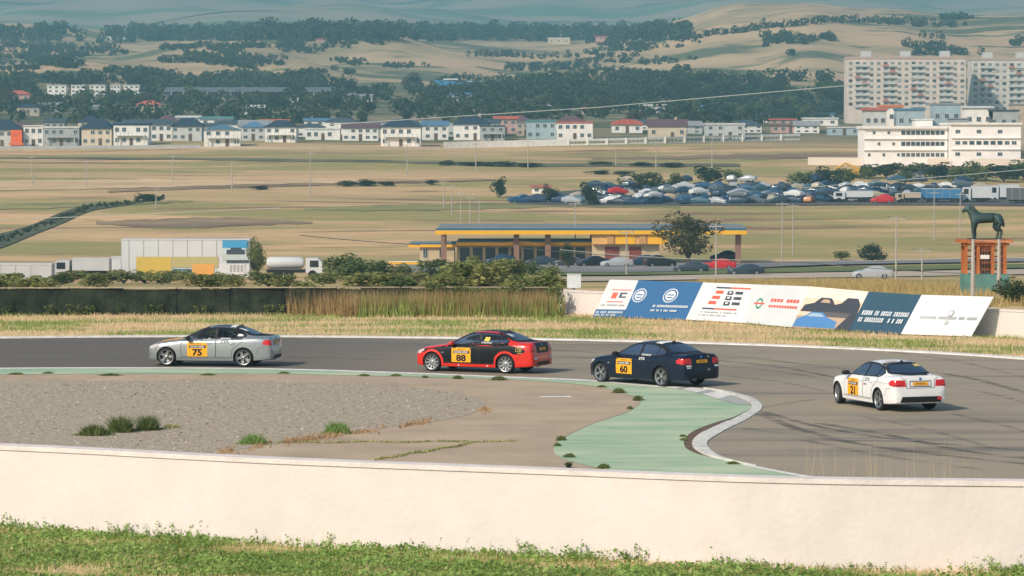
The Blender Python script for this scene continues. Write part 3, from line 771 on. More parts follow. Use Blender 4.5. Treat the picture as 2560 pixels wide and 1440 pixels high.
def race_car(name, label, px, py, theta, paints, body_fn, cab_fn, number, wheel, opts):
    """px,py: pixel of the contact point of the near rear wheel; theta: heading away from the picture plane"""
    rz = math.pi - theta
    c = flat(px, py)
    lo_ = Vector((AX_R, .78, 0)); ca, sa = math.cos(rz), math.sin(rz)
    base = Vector((c.x - (lo_.x * ca - lo_.y * sa), c.y - (lo_.x * sa + lo_.y * ca), 0.005))
    car = empty(name, base, rz); tag(car, label, 'car', 'racing cars on the track')
    P = paints
    bd = link('body', painted(body_cut, [P[0], car_black, *P[1:]], body_fn), None, car)
    cb = link('cabin', painted(cab_open, [P[0], car_black, *P[1:]], cab_fn), None, car)
    cb.data.update()
    def put(nm, polys, axis, side, m, off=.004, parent=car, step=.05):
        return link(nm, patch_mesh(polys, axis, side, off, step), m, parent)
    # glass and its black surrounds
    for sd_ in (1, -1):
        split = [grow(DLO, .0)]
        put('side_window', split, 'y', sd_, GLASS, .002, cb)
        put('window_frame', outline(DLO, .034) + [rect(-.31, -.225, .955, 1.34), rect(-1.02, -.985, .98, 1.27)], 'y', sd_, car_black, .005, cb)
    put('rear_window', [REARW], 'x', -1, GLASS, .002, cb); put('window_frame', outline(REARW, .05), 'x', -1, car_black, .004, cb)
    put('windscreen', [FRONTW], 'x', 1, GLASS, .002, cb); put('window_frame', outline(FRONTW, .05), 'x', 1, car_black, .004, cb)
    # doors, proud of the body, with dark gaps
    dm = opts.get('door', P[0]); doors = []
    for sd_ in (1, -1):
        for poly in (FDOOR, RDOOR):
            dr = put('door', [grow(poly, -.005)], 'y', sd_, dm, .004); put('door_gap', outline(poly, .012), 'y', sd_, line_m, .0065, dr)
            hx = -.02 if poly is FDOOR else -.86
            mb = MB(); y0 = CAR_BVH.ray_cast(Vector((hx, sd_ * 2, .80)), Vector((0, -sd_, 0)))[0]
            if y0 is not None: ellipsoid(mb, (hx, y0.y + sd_ * .012, .80), (.105, .02, .017)); mb.build('handle', dm if not opts.get('dark_handle') else car_black, dr, True)
            doors.append(dr)
        # wheel-arch lips and sill line
        put('sill_line', outline([(1.08, .30), (-.85, .30)], .010, False), 'y', sd_, line_m, .005)
        put('bumper_gap', outline([(-1.72, .46), (-1.80, .665), (-2.02, .70)], .009, False), 'y', sd_, line_m, .005)
        put('bumper_gap', outline([(1.86, .42), (1.90, .62)], .009, False), 'y', sd_, line_m, .005)
        put('crease_shade_line', outline([(1.0, .775), (0, .80), (-1.0, .825), (-1.9, .83)], .006, False), 'y', sd_, line_m, .004)  # shade of the body crease, painted as a thin dark line
        # lamps
        tl = bpy.data.meshes.new('t'); tp = [[(sd_ * .47, .748), (sd_ * .50, .93), (sd_ * .84, .93), (sd_ * .84, .748)]]
        l1 = put('tail_light', tp, 'x', -1, tail_m, .009, step=.03)
        put('tail_light_wrap', [[(-2.238, .748), (-2.20, .93), (-2.06, .925), (-1.93, .865), (-1.97, .775)]], 'y', sd_, tail_m, .009, l1, .03)
        put('reversing_lamp', [[(sd_ * .50, .835), (sd_ * .51, .87), (sd_ * .70, .87), (sd_ * .70, .835)]], 'x', -1, amber_m if opts.get('clear_lamp') else tail_m, .012, l1, .03)
        put('lamp_band', [[(sd_ * .60, .772), (sd_ * .60, .80), (sd_ * .83, .80), (sd_ * .83, .772)]], 'x', -1, mat('tail_dark', (.22, .008, .006), rough=.2, var=0), .012, l1, .03)
        hl = put('headlight', [[(2.15, .60), (2.06, .70), (1.82, .765), (1.78, .72), (1.93, .64)]], 'y', sd_, amber_m, .008)
        put('headlight_front', [[(sd_ * .42, .60), (sd_ * .42, .68), (sd_ * .80, .70), (sd_ * .80, .60)]], 'x', 1, amber_m, .006, hl)
        mb = MB(); ellipsoid(mb, (.70, sd_ * .985, .985), (.075, .125, .068)); ellipsoid(mb, (.73, sd_ * .86, .955), (.05, .07, .025)); mb.build('mirror', opts.get('mirror', P[0]), car, True)
        put('side_repeater', [rect(1.05, 1.13, .655, .672)], 'y', sd_, amber_m, .006)
    # rear: boot lid lines, painted shade of the plate recess, plate, valance, exhausts
    put('boot_gap', outline([(.62, 1.03), (.46, .93), (.45, .70), (-.45, .70), (-.46, .93), (-.62, 1.03)], .011, False), 'x', -1, line_m, .005)
    pl = put('number_plate', [rect(-.25, .25, .775, .875)], 'x', -1, yellow_m, .014)
    tm = text_mesh('SETANTA', .055, .012, 0, 1.0); put('plate_text', moved(tm, text_w(tm) / 2, .825, True), 'x', -1, sblack_m, .017, pl)
    put('recess_shade_outline', outline(rect(-.34, .34, .74, .90), .02), 'x', -1, line_m, .006)  # dark outline painted as the recess's shade; the lid itself is not cut
    mb = MB(); ellipsoid(mb, (-2.215, 0, .965), (.012, .04, .04), 14, 8); mb.build('badge', blue_s, car, True)
    val = put('valance', [opts.get('valance', [(-.52, .30), (-.46, .40), (.46, .40), (.52, .30)])], 'x', -1, car_black, .012)
    for y in opts.get('exhausts', (.38, .30)): MB().lathe([(.034, -.05), (.036, .05), (.03, .05), (.028, -.03)], 14, 'y').build('exhaust_tip', rim_m, car, True).matrix_local = Matrix.Translation((-2.22, y, .265)) @ Matrix.Rotation(R(90), 4, 'Z')
    if opts.get('rear_lip'): put('bumper_lip', outline([(-.80, .43), (0, .42), (.80, .43)], .03, False), 'x', -1, opts['rear_lip'], .03)
    # cooling intake and kidney grille on the nose
    put('air_intake', [rect(-.52, .52, .30, .40)], 'x', 1, car_black, .01)
    for s2 in (1, -1): put('grille', [rect(s2 * .05, s2 * .27, .56, .64)], 'x', 1, car_black, .012)
    # roof aerial fin
    mb = MB(); mb.poly([(-.86, 0, 1.385), (-1.06, -.03, 1.345), (-1.06, .03, 1.345)]).poly([(-.86, 0, 1.385), (-1.06, -.03, 1.345), (-1.05, 0, 1.455)]).poly([(-.86, 0, 1.385), (-1.05, 0, 1.455), (-1.06, .03, 1.345)]).poly([(-1.06, -.03, 1.345), (-1.06, .03, 1.345), (-1.05, 0, 1.455)])
    mb.build('aerial_fin', car_black, car, fix=True)
    # inside: tub, dash, seat, cage
    MB().box(-1.5, .95, -.74, .74, .45, .90).build('tub', int_m, cb)
    MB().box(.42, .80, -.66, .66, .90, .985).build('dashboard', int_m, cb)
    for sx, sy in ((-.28, .36), (-.28, -.36)):
        mb = MB(); ellipsoid(mb, (sx, sy, 1.02), (.09, .22, .20)); ellipsoid(mb, (sx - .02, sy, 1.20), (.07, .13, .09)); mb.build('seat', opts.get('seat', seat_m), cb, True)
    mb = MB()
    for s2 in (1, -1):
        mb.tube([(.62, s2 * .60, .92), (.20, s2 * .53, 1.27), (-.10, s2 * .51, 1.31), (-.42, s2 * .51, 1.31), (-.46, s2 * .58, .90)], .022, 6); mb.tube([(-.42, s2 * .51, 1.31), (-1.25, s2 * .45, .95)], .022, 6)
    mb.tube([(-.42, .51, 1.31), (-.42, -.51, 1.31)], .022, 6); mb.tube([(-.42, .50, 1.30), (-.46, -.56, .92)], .02, 6)
    mb.build('roll_cage', opts.get('cage', int_m), cb, True)
    # wheels
    for ax in (AX_F, AX_R):
        for sd_ in (1, -1):
            w = link('wheel', wheel[0], tyre_m, car); w.location = (ax, sd_ * .775, .32)
            w.rotation_euler = (0, random.uniform(0, 6), (0 if sd_ > 0 else math.pi) + (opts.get('steer', 0) if ax == AX_F else 0))
            link('rim', wheel[1], rim_m, w); link('brake_disc', wheel[2], disc_m, w)
    # door number card on both front doors
    for sd_ in (1, -1):
        u = 1 if sd_ > 0 else -1; x0, x1 = .74, .02                      # as read from outside, left to right: forward edge first on the left side
        xl = x0 if sd_ > 0 else x1; mir = sd_ > 0; dr = doors[0 if sd_ > 0 else 2]
        cx = (x0 + x1) / 2
        card = put('number_card', [rect(x1, x0, .345, .835)], 'y', sd_, yellow_m, .009, dr)
        put('card_band', [rect(x1 + .06, x0 - .06, .64, .735, .02 * -u)], 'y', sd_, sblack_m, .0115, dr)
        for (s, h, z, mm, bold, sh, sq) in (('SETANTA', .04, .785, sblack_m, .01, 0, 1.1), ('RACING SERIES', .058, .687, swhite_m, .02, .3, .94), (number, .235, .488, sblack_m, .042, .0, 1.2)):
            t = text_mesh(s, h, bold, sh, sq); wd = text_w(t); put('card_text', moved(t, cx + (wd / 2 if mir else -wd / 2), z, mir), 'y', sd_, mm, .014, dr, .06)
        for (s, h, xx, z, mm, bold, sh, sq) in opts.get('side_text', ()):
            t = text_mesh(s, h, bold, sh, sq); wd = text_w(t); put('side_lettering', moved(t, xx + (wd / 2 if mir else -wd / 2), z, mir), 'y', sd_, mm, .011, car, .06)
        for (poly, mm, o_) in opts.get('side_patch', ()): put('sticker', [poly], 'y', sd_, mm, o_)
    for (s, h, yy, z, mm, bold, sh, sq) in opts.get('rear_text', ()):
        t = text_mesh(s, h, bold, sh, sq); wd = text_w(t); put('rear_lettering', moved(t, yy + wd / 2, z, True), 'x', -1, mm, .016, car, .06)
    for (poly, mm, o_) in opts.get('rear_patch', ()): put('sticker', [poly], 'x', -1, mm, o_)
    for (poly, mm, o_) in opts.get('top_patch', ()): put('top_stripe', [poly], 'z', 1, mm, o_)
    return car
WH5 = wheel_meshes(5, True); WH10 = wheel_meshes(10, False); WH7 = wheel_meshes(7, False)
silver = mat('paint_silver', (0.30, 0.325, 0.33), rough=0.33, metal=0.55, var=0.04, scale=1.5, coat=0.5)
navy = mat('paint_navy', (0.006, 0.013, 0.030), rough=0.36, metal=0.2, var=0.05, scale=2, coat=0.3, spec=0.25)
black_p = mat('paint_black', (0.006, 0.008, 0.010), rough=0.40, var=0.05, scale=2, coat=0.08, spec=0.14)
red_p = mat('paint_red', (0.62, 0.022, 0.012), rough=0.32, var=0.05, scale=2, coat=0.6)
white_p = mat('paint_white', (0.70, 0.70, 0.675), rough=0.35, var=0.04, scale=2, coat=0.5)
def cab_plain(c, nn): return 0
fn88 = base_fn
def arc(ax, r, a0, a1, n=14): return [(ax + r * math.cos(R(a0 + (a1 - a0) * k / n)), AX_Z + r * math.sin(R(a0 + (a1 - a0) * k / n))) for k in range(n + 1)]
SIDE88 = [(1.98, .715), (1.8, .765), (1.5, .80), (1.2, .85), (.95, .90), (.6, .94), (0, .955), (-.6, .97), (-1.15, .985), (-1.35, .965), (-1.55, .93), (-1.85, .865), (-2.02, .80), (-1.94, .72), (-1.72, .655)] + arc(AX_R, .445, 140, -2)[1:] + [(1.08, .315)] + arc(AX_F, .445, 182, 46)
def cab88(c, nn):
    return 2 if (abs(c.y) < .38 and c.z > 1.30) else 0
HOOD_L = [(2.03, .25), (1.7, .18), (1.0, .15), (1.0, .68), (1.6, .70), (1.9, .64)]
ROOF = [(.05, -.46), (.05, .46), (-.90, .44), (-.90, -.44)]
bumper_st = [rect(.52, .70, .535, .60), rect(-.70, -.52, .535, .60)]
race_car('race_car', 'silver race car number 75 with a yellow door card, leading the pack', 610, 917, R(9.5), [silver, navy], base_fn, lambda c, n_: 2 if (abs(c.y) < .5 and c.z > 1.33 and -.1 > c.x > -.9) else 0, '75', WH5,
    dict(cage=cage_m, mirror=car_black, side_text=[('MURRANOSS', .045, -.62, .975, swhite_m, .02, .3, 1.0), ('STS', .085, -.60, .862, sblack_m, .02, .15, 1.7)],
         side_patch=[([(-1.02, 1.05), (-1.06, 1.13), (-1.20, 1.12), (-1.24, 1.05)], swhite_m, .012)], rear_patch=[(q, swhite_m, .012) for q in bumper_st] + [([(.42, 1.22), (.42, 1.31), (.50, 1.31), (.54, 1.22)], swhite_m, .012)],
         top_patch=[(HOOD_L, yellow_m, .006), ([(-.72, -.5), (-.72, .5), (-.90, .48), (-.90, -.48)], swhite_m, .006)], clear_lamp=True))
house = [[(-1.72, .74), (-1.72, .84), (-1.80, .915), (-1.84, .87), (-1.84, .74)]]
race_car('race_car', 'black and red race car number 88 with red bumpers, wheel arches and sills', 1266, 934, R(25), [red_p, black_p], fn88, cab88, '88', WH10,
    dict(door=black_p, mirror=red_p, dark_handle=True, side_text=[('88', .15, -.52, 1.13, numy_m, .03, .2, .95), ('N.BOBOSHIDZE', .042, -.53, 1.015, swhite_m, .012, .2, .95), ('HEMELZ', .03, -1.80, .70, gold_m, .008, 0, 1.1)],
         side_patch=[(SIDE88, black_p, .0035), ([(.86, .90), (.84, .935), (.4, .95), (0, .958), (-.6, .976), (-1.2, 1.002), (-1.31, 1.03), (-1.36, .965), (-.6, .94), (0, .925)], black_p, .0075)] + [(q, gold_m, .008) for q in outline([(-1.66, .755), (-1.66, .85), (-1.745, .915), (-1.745, .755)], .012) + outline([(-1.745, .83), (-1.80, .895), (-1.86, .83), (-1.86, .755), (-1.745, .755)], .012) + [rect(-1.83, -1.79, .79, .83)]]
                   + [(rect(.46, .50, .22, .27), swhite_m, .012), (rect(-.62, -.58, .22, .27), swhite_m, .012)],
         rear_text=[('CWS', .045, .60, .525, blue_s, .01, .2, 1.1), ('CWS', .045, -.62, .525, blue_s, .01, .2, 1.1), ('88', .09, .40, 1.265, swhite_m, .02, .2, 1.1)], rear_patch=[([(-.47, .70), (-.47, .99), (-.60, 1.035), (.60, 1.035), (.47, .99), (.47, .70)], black_p, .0045), (rect(.50, .70, .48, .575), swhite_m, .012), (rect(-.72, -.52, .48, .575), swhite_m, .012)],
         rear_lip=red_p))
race_car('race_car', 'dark navy race car number 60 with silver wheels beside the green strip', 1657, 967, R(47), [navy], base_fn, cab_plain, '60', WH5,
    dict(mirror=car_black, side_text=[('T.BARAMIDZE', .05, -.55, .985, swhite_m, .015, .2, 1.0), ('STS', .078, -.42, .862, swhite_m, .02, .2, 1.6)],
         rear_text=[('AC', .06, -.28, .56, cage_m, .01, .3, 1.4), ('328', .05, -.30, .965, gold_m, .008, 0, 1)], rear_patch=[(rect(.50, .72, .665, .715), swhite_m, .012), (rect(.52, .70, .615, .645), swhite_m, .012), (rect(-.76, -.56, .64, .70), swhite_m, .012)],
         top_patch=[([(-.66, -.5), (-.66, .5), (-.92, .48), (-.92, -.48)], swhite_m, .006)]))
race_car('race_car', 'white race car number 21 with black rear diffuser, last of the pack', 2203, 1026, R(70), [white_p], base_fn, cab_plain, '21', WH5,
    dict(mirror=car_black, steer=R(-10), seat=mat('seat_light', (.35, .33, .25), rough=.8), valance=[(-.66, .29), (-.60, .455), (.60, .455), (.66, .29)],
         side_text=[('STS', .085, -.55, .862, sblack_m, .01, .15, 1.7)], side_patch=[(rect(-.42, -.34, .70, .745), red_s, .012), (rect(-.52, -.43, .70, .745), blue_s, .012)],
         rear_patch=[(rect(-.66, -.52, .36, .44), tail_m, .03), (rect(-.50, -.28, 1.255, 1.315), gold_m, .012)], top_patch=[([(-.72, .05), (-.72, .42), (-.84, .42), (-.84, .05)], mat('pale_pink', (.6, .36, .34), rough=.5), .006), ([(-.72, -.42), (-.72, -.1), (-.84, -.1), (-.84, -.42)], mat('pale_blue', (.3, .42, .55), rough=.5), .006)]))
# ================================================================== WALLS AND BOARDS BY THE TRACK
plaster = mat('pale_wall', (0.60, 0.50, 0.42), rough=0.9, var=0.05, scale=0.7, bump=0.35, bscale=9, detail=9, col2=(0.66, 0.56, 0.48))
coping_m = mat('pale_coping', (0.64, 0.58, 0.54), rough=0.9, var=0.08, scale=2, bump=0.3, bscale=14)
def stained(name, col, stain, amt):
    """pale render with rain streaks and grime spots"""
    m = mat(name, col, rough=0.92, var=0.05, scale=0.8, bump=0.2, bscale=8, detail=9); nt = m.node_tree; N = nt.nodes; L = nt.links; p = N['Principled BSDF']
    src = p.inputs['Base Color'].links[0].from_socket; tc = [n for n in N if n.bl_idname == 'ShaderNodeTexCoord'][0]; prev = src
    for sc, st, lo_, hi_, a in ((1.0, (2.2, 2.2, 0.35), 0.56, 0.75, amt), (2.6, (1, 1, 1), 0.62, 0.74, amt * 1.3)):
        mp = N.new('ShaderNodeMapping'); mp.inputs['Scale'].default_value = st; L.new(tc.outputs['Object'], mp.inputs[0])
        n = N.new('ShaderNodeTexNoise'); n.inputs['Scale'].default_value = sc; n.inputs['Detail'].default_value = 8; n.inputs['Roughness'].default_value = 0.7; L.new(mp.outputs[0], n.inputs['Vector'])
        r = N.new('ShaderNodeMapRange'); r.inputs[1].default_value = lo_; r.inputs[2].default_value = hi_; r.inputs[4].default_value = a; L.new(n.outputs['Fac'], r.inputs[0])
        x = N.new('ShaderNodeMix'); x.data_type = 'RGBA'; L.new(r.outputs[0], x.inputs[0]); L.new(prev, x.inputs[6]); x.inputs[7].default_value = (*stain, 1); prev = x.outputs[2]
    L.new(prev, p.inputs['Base Color']); return m
wall_m = stained('rendered_wall', (0.65, 0.585, 0.54), (0.50, 0.45, 0.41), 0.2)
def wall_run(name, line, z0, z1, thick, material, label, cop=None, cat='wall'):
    """wall along a ground line (x, y points), with a coping part"""
    P = [Vector((a, b, 0)) for a, b in line]; N_ = []
    for i, p in enumerate(P):
        t = (P[min(i + 1, len(P) - 1)] - P[max(i - 1, 0)]).normalized(); N_.append(Vector((-t.y, t.x, 0)))
    root = empty(name, (P[0].x, P[0].y, z0)); o = Vector((P[0].x, P[0].y, z0))
    def run(nm, off0, off1, za, zb, mm):
        mb = MB(); A = [p + n * off0 - o for p, n in zip(P, N_)]; B = [p + n * off1 - o for p, n in zip(P, N_)]; za -= z0; zb -= z0
        for i in range(len(P) - 1):
            a, b, c, d = A[i], A[i + 1], B[i + 1], B[i]
            mb.poly([(*a.xy, za), (*b.xy, za), (*b.xy, zb), (*a.xy, zb)]); mb.poly([(*c.xy, za), (*d.xy, za), (*d.xy, zb), (*c.xy, zb)]); mb.poly([(*a.xy, zb), (*b.xy, zb), (*c.xy, zb), (*d.xy, zb)])
        for a, d in ((A[0], B[0]), (A[-1], B[-1])): mb.poly([(*a.xy, za), (*d.xy, za), (*d.xy, zb), (*a.xy, zb)])
        return mb.build(nm, mm, root, fix=True)
    run('wall_body', 0, thick, z0 - 0.3, z1 - (0.09 if cop else 0), material)
    if cop: run('coping', -0.025, thick + 0.025, z1 - 0.088, z1, cop)
    return tag(root, label, cat)
def line_at_z(lst, z):
    return [(p[0], p[1]) for p in spline([tuple(flat(a, b, z).xy) for a, b in lst], 8)]
near_line = line_at_z([(-2200, 1055), (-700, 1092), (0, 1113), (640, 1145), (1280, 1170), (1920, 1194), (2560, 1203), (3300, 1212), (4800, 1222)], 2.1)
wall_run('near_wall', near_line, 0.45, 2.1, 0.38, wall_m, 'long pale rendered wall running along the foreground', coping_m)
bar_line = line_at_z([(1400, 785), (1482, 790), (1556, 792), (1714, 797.5), (1858, 805), (1980, 815), (2122, 825), (2252, 833), (2428, 839), (2700, 852), (3200, 880)], 0.0)
wall_run('barrier_wall', [(x, y + 0.62) for x, y in bar_line], -0.02, 1.08, 0.3, wall_m, 'low pale barrier wall behind the sponsor boards', coping_m)

# ---- sponsor boards: cloth on frames leaning over the wall
def board_col(name, c): return mat('board_' + name, c, rough=0.55, var=0.04, scale=1.2)
BW, BB, BD, BT = board_col('white', (.60, .61, .61)), board_col('blue', (.018, .105, .25)), board_col('slate', (.028, .075, .115)), board_col('pale_text', (.55, .58, .60))
BR, BK, BG, BGR = board_col('red', (.72, .10, .06)), board_col('ink', (.05, .06, .09)), board_col('green', (.05, .22, .12)), board_col('grey_print', (.33, .35, .36))
frame_m = mat('steel_tube', (.25, .26, .27), rough=.5, metal=.6, var=.1)
def board(label, b0, b1, t0, t1, base, shapes):
    """b0,b1,t0,t1: photograph pixels of the lower and upper corners; shapes: (u-v outline, material)"""
    B0, B1 = flat(*b0, 0.03), flat(*b1, 0.03)
    T0, T1 = at(*t0, B0.y + 0.35), at(*t1, B1.y + 0.35)
    root = empty('sponsor_board', (B0 + B1) / 2); o = Vector(root.location); nrm = (B1 - B0).cross(T0 - B0).normalized()
    if nrm.y > 0: nrm = -nrm
    def P(u, v, off): return (B0.lerp(B1, u)).lerp(T0.lerp(T1, u), v) + nrm * off - o
    mb = MB(); q0 = [P(0, 0, 0), P(1, 0, 0), P(1, 1, 0), P(0, 1, 0)]; q1 = [P(0, 0, -.04), P(1, 0, -.04), P(1, 1, -.04), P(0, 1, -.04)]
    for i in range(10):
        for j in range(6): mb.poly([P(i / 10, j / 6, 0), P((i + 1) / 10, j / 6, 0), P((i + 1) / 10, (j + 1) / 6, 0), P(i / 10, (j + 1) / 6, 0)])
    mb.poly(q1[::-1])
    for i in range(4): mb.poly([q0[i], q0[(i + 1) % 4], q1[(i + 1) % 4], q1[i]])
    mb.build('board_panel', base, root, fix=True)
    by = {}
    for k, (poly, m) in enumerate(shapes):
        lay = by.setdefault(m.name, (MB(), m)); lay[0].poly([P(u, v, 0.006 + .0009 * k) for u, v in poly])
    for k, (mb, m) in by.items():
        if len(mb.f) > 5: mb.build('board_print', m, root, fix=False)
        else:
            for f in mb.f: MB().poly([mb.v[i] for i in f]).build('board_print', m, root)
    fr = MB()
    for u in (.12, .88): fr.tube([P(u, .95, -.07), P(u, .95, -.07) * 0.35 + P(u, 0, -.9) * 0.65], .025, 6)
    fr.build('board_strut', frame_m, root)
    return tag(root, label, 'sign', 'sponsor boards on the barrier wall')
def tiny_text(u0, u1, v0, v1, n, m, seed=0):
    """a line of print too small to read: short strokes with word gaps"""
    g = random.Random(seed); out = []; w = (u1 - u0) / n; i = 0
    for k in range(n):
        if g.random() < .14: continue
        a = u0 + k * w; out.append((rect(a, a + w * .68, v0, v1), m))
        if g.random() < .5: out.append((rect(a + w * .2, a + w * .45, v0 + (v1 - v0) * .35, v0 + (v1 - v0) * .65), BB if m is BT else BW))
    return out
def disc(u, v, r, asp=1.0, n=16): return [(u + r * math.cos(2 * math.pi * k / n) * asp, v + r * math.sin(2 * math.pi * k / n)) for k in range(n)]
logo = [(rect(.22, .85, .78, .80), BR), (rect(.30, .75, .20, .22), BR)]
s1 = [(rect(.25, .90, .72, .745), BR), (rect(.25, .80, .40, .425), BR), (rect(.32, .50, .50, .66), BR), (rect(.58, .82, .52, .56), BK), (rect(.58, .66, .56, .62), BK), (rect(.58, .82, .62, .66), BK)] + tiny_text(.1, .9, .30, .34, 16, BGR, 3)
board('white sponsor board with red and black logo at the left end of the row', (1482, 792), (1556, 793), (1524, 699), (1596, 701), BW, s1 + [([(0, 0), (1, 0), (1, .2), (0, .2)], BB)] + tiny_text(.05, .95, .10, .15, 18, BT, 4) + tiny_text(.05, .8, .03, .07, 14, BT, 5))
emb = lambda u, v, asp: [(disc(u, v, .19, asp), BT), (disc(u, v, .165, asp), BB), (disc(u, v, .13, asp), BT), (rect(u - .075 * asp, u + .075 * asp, v - .07, v - .04), BB), (rect(u - .09 * asp, u + .09 * asp, v, v + .03), BB)]
board('blue sponsor board with two pale round emblems and lines of print', (1556, 793), (1714, 799), (1596, 701), (1758, 706), BB, emb(.12, .60, .55) + emb(.60, .62, .58) + tiny_text(.40, .98, .30, .36, 26, BT, 6) + tiny_text(.40, .82, .18, .23, 18, BT, 7) + [])
s3 = [(rect(.30, .58, .86, .90), BK), (rect(.58, .96, .86, .90), BR), (rect(.20, .42, .30, .34), BK), (rect(.42, .82, .30, .34), BR)]
for k, (a, b) in enumerate(((.72, .80), (.58, .66), (.44, .52))): s3 += [(rect(.33 - .03 * k, .47 - .03 * k, a, b), BR), (rect(.55, .66, a - .02, b), BK), (rect(.70, .84, a, b - .01), BK), (rect(.58, .63, a + .02, b - .02), BW)]
board('white sponsor board with large red and black lettering between blue and grey-white boards', (1714, 799), (1858, 807), (1758, 706), (1886, 711), BW, s3 + tiny_text(.2, .85, .21, .24, 22, BGR, 8) + tiny_text(.2, .7, .13, .16, 18, BGR, 9))
board('pale board with small green emblem and thin red lettering', (1858, 807), (1980, 818), (1886, 711), (2025, 716), board_col('pale', (.55, .575, .58)),
      [(disc(.20, .52, .14, .45), BG), (disc(.20, .52, .09, .45), BW), (rect(.10, .30, .50, .54), BR)] + [(rect(.40 + .06 * k, .445 + .06 * k, .58, .66), BR) for k in range(9) if k != 4] + [(rect(.40 + .05 * k, .435 + .05 * k, .44, .50), BR) for k in range(11)])
PEACH, SAND, DKC, BLC, SKYC = board_col('peach', (.66, .50, .37)), board_col('sand', (.42, .31, .22)), board_col('car_shadow', (.045, .05, .065)), board_col('car_blue', (.07, .20, .42)), board_col('pale_peach', (.72, .62, .52))
board('board with a printed picture of race cars at sunset and a blue car in front', (1980, 818), (2122, 827), (2025, 716), (2172, 729), PEACH,
      [(rect(0, 1, .72, 1), SKYC), (rect(0, 1, .0, .30), SAND), ([(.02, .40), (.05, .56), (.20, .62), (.28, .76), (.46, .76), (.55, .62), (.60, .40)], DKC), ([(.50, .42), (.54, .60), (.66, .66), (.72, .80), (.90, .80), (.98, .64), (1.0, .42)], DKC), ([(.30, .64), (.33, .72), (.43, .72), (.47, .64)], SAND),
       ([(.45, .30), (1, .30), (1, .42), (.40, .42)], board_col('asphalt_print', (.10, .095, .10))), ([(.0, .02), (.02, .22), (.14, .30), (.22, .40), (.42, .40), (.54, .28), (.72, .20), (.74, .02)], BLC), ([(.17, .29), (.23, .37), (.40, .37), (.48, .29)], board_col('pale_glass', (.30, .40, .50))), (rect(.26, .46, .10, .18), BR), ([(.74, 0), (1, 0), (1, .42), (.90, .42)], DKC)])
board('dark slate board with two lines of pale print', (2122, 827), (2252, 835), (2172, 729), (2304, 737), BD, tiny_text(.08, .98, .42, .53, 22, BT, 11) + tiny_text(.08, .98, .24, .35, 22, BT, 12))
board('white board with faint grey emblem at the right end of the row', (2252, 835), (2428, 841), (2304, 737), (2484, 742), BW, tiny_text(.15, .95, .40, .47, 28, BGR, 13) + [(disc(.55, .55, .09, .4), BGR), (disc(.55, .55, .06, .4), BW), (disc(.55, .32, .06, .4), board_col('faint_green', (.42, .46, .43)))])

# white switch cabinet on a post behind the barrier's left end
cab = empty('equipment_cabinet', flat(1436, 786) + Vector((0, 1.0, 0))); mb = MB().box(-.31, .31, -.2, .2, 1.15, 1.75); mb.build('cabinet_box', mat('cabinet_white', (.62, .63, .62), rough=.6, var=.05), cab)
MB().box(-.33, .33, -.22, .22, 1.752, 1.79).build('lid', mat('cabinet_lid', (.5, .51, .5), rough=.6), cab); MB().tube([(0, 0, -.1), (0, 0, 1.15)], .05, 8).build('post', frame_m, cab)
tag(cab, 'small white cabinet on a post above the barrier wall end', 'cabinet')

# ---- dark screen fence on the left, posts and net panels
net_m = mat('dark_net', (0.012, 0.017, 0.013), rough=0.9, var=0.4, scale=1.5, bump=0.5, bscale=6, col2=(0.03, 0.04, 0.024))
rail_m = mat('fence_rail', (0.36, 0.30, 0.22), rough=0.85, var=0.2, scale=3)
fl = line_at_z([(-500, 788), (0, 787), (500, 786), (1000, 785), (1412, 786)], 0.0); fence = empty('screen_fence', (fl[0][0], fl[0][1], 0)); fo = Vector(fence.location)
tot = 0; last = None; k = 0; ptsf = []
arr = np.array(fl); seglen = np.concatenate([[0], np.cumsum(np.linalg.norm(np.diff(arr, axis=0), axis=1))])
for q in np.arange(0, seglen[-1], 2.4): ptsf.append((np.interp(q, seglen, arr[:, 0]), np.interp(q, seglen, arr[:, 1])))
for i in range(len(ptsf) - 1):
    a, b = Vector((*ptsf[i], 0)) - fo, Vector((*ptsf[i + 1], 0)) - fo; h = 1.17 + .03 * math.sin(i * 1.7)
    mb = MB(); n_ = 8
    for j in range(n_):
        w0, w1 = .03 * math.sin(j * 2.1 + i), .03 * math.sin((j + 1) * 2.1 + i); p0, p1 = a.lerp(b, j / n_), a.lerp(b, (j + 1) / n_); s0, s1_ = -.02 * math.sin(math.pi * j / n_), -.02 * math.sin(math.pi * (j + 1) / n_)
        mb.poly([(p0.x, p0.y + w0, -.05), (p1.x, p1.y + w1, -.05), (p1.x, p1.y + w1 * .3, h + s1_), (p0.x, p0.y + w0 * .3, h + s0)])
    mb.build('net_panel', net_m, fence); MB().tube([(a.x, a.y + .07, -.1), (a.x, a.y + .07, 1.27)], .035, 6).build('post', frame_m, fence)
    MB().box(min(a.x, b.x), max(a.x, b.x) - .01, a.y - .03, a.y + .03, 1.19, 1.235).build('rail', rail_m, fence)
tag(fence, 'dark net screen fence along the left far side of the track', 'fence')
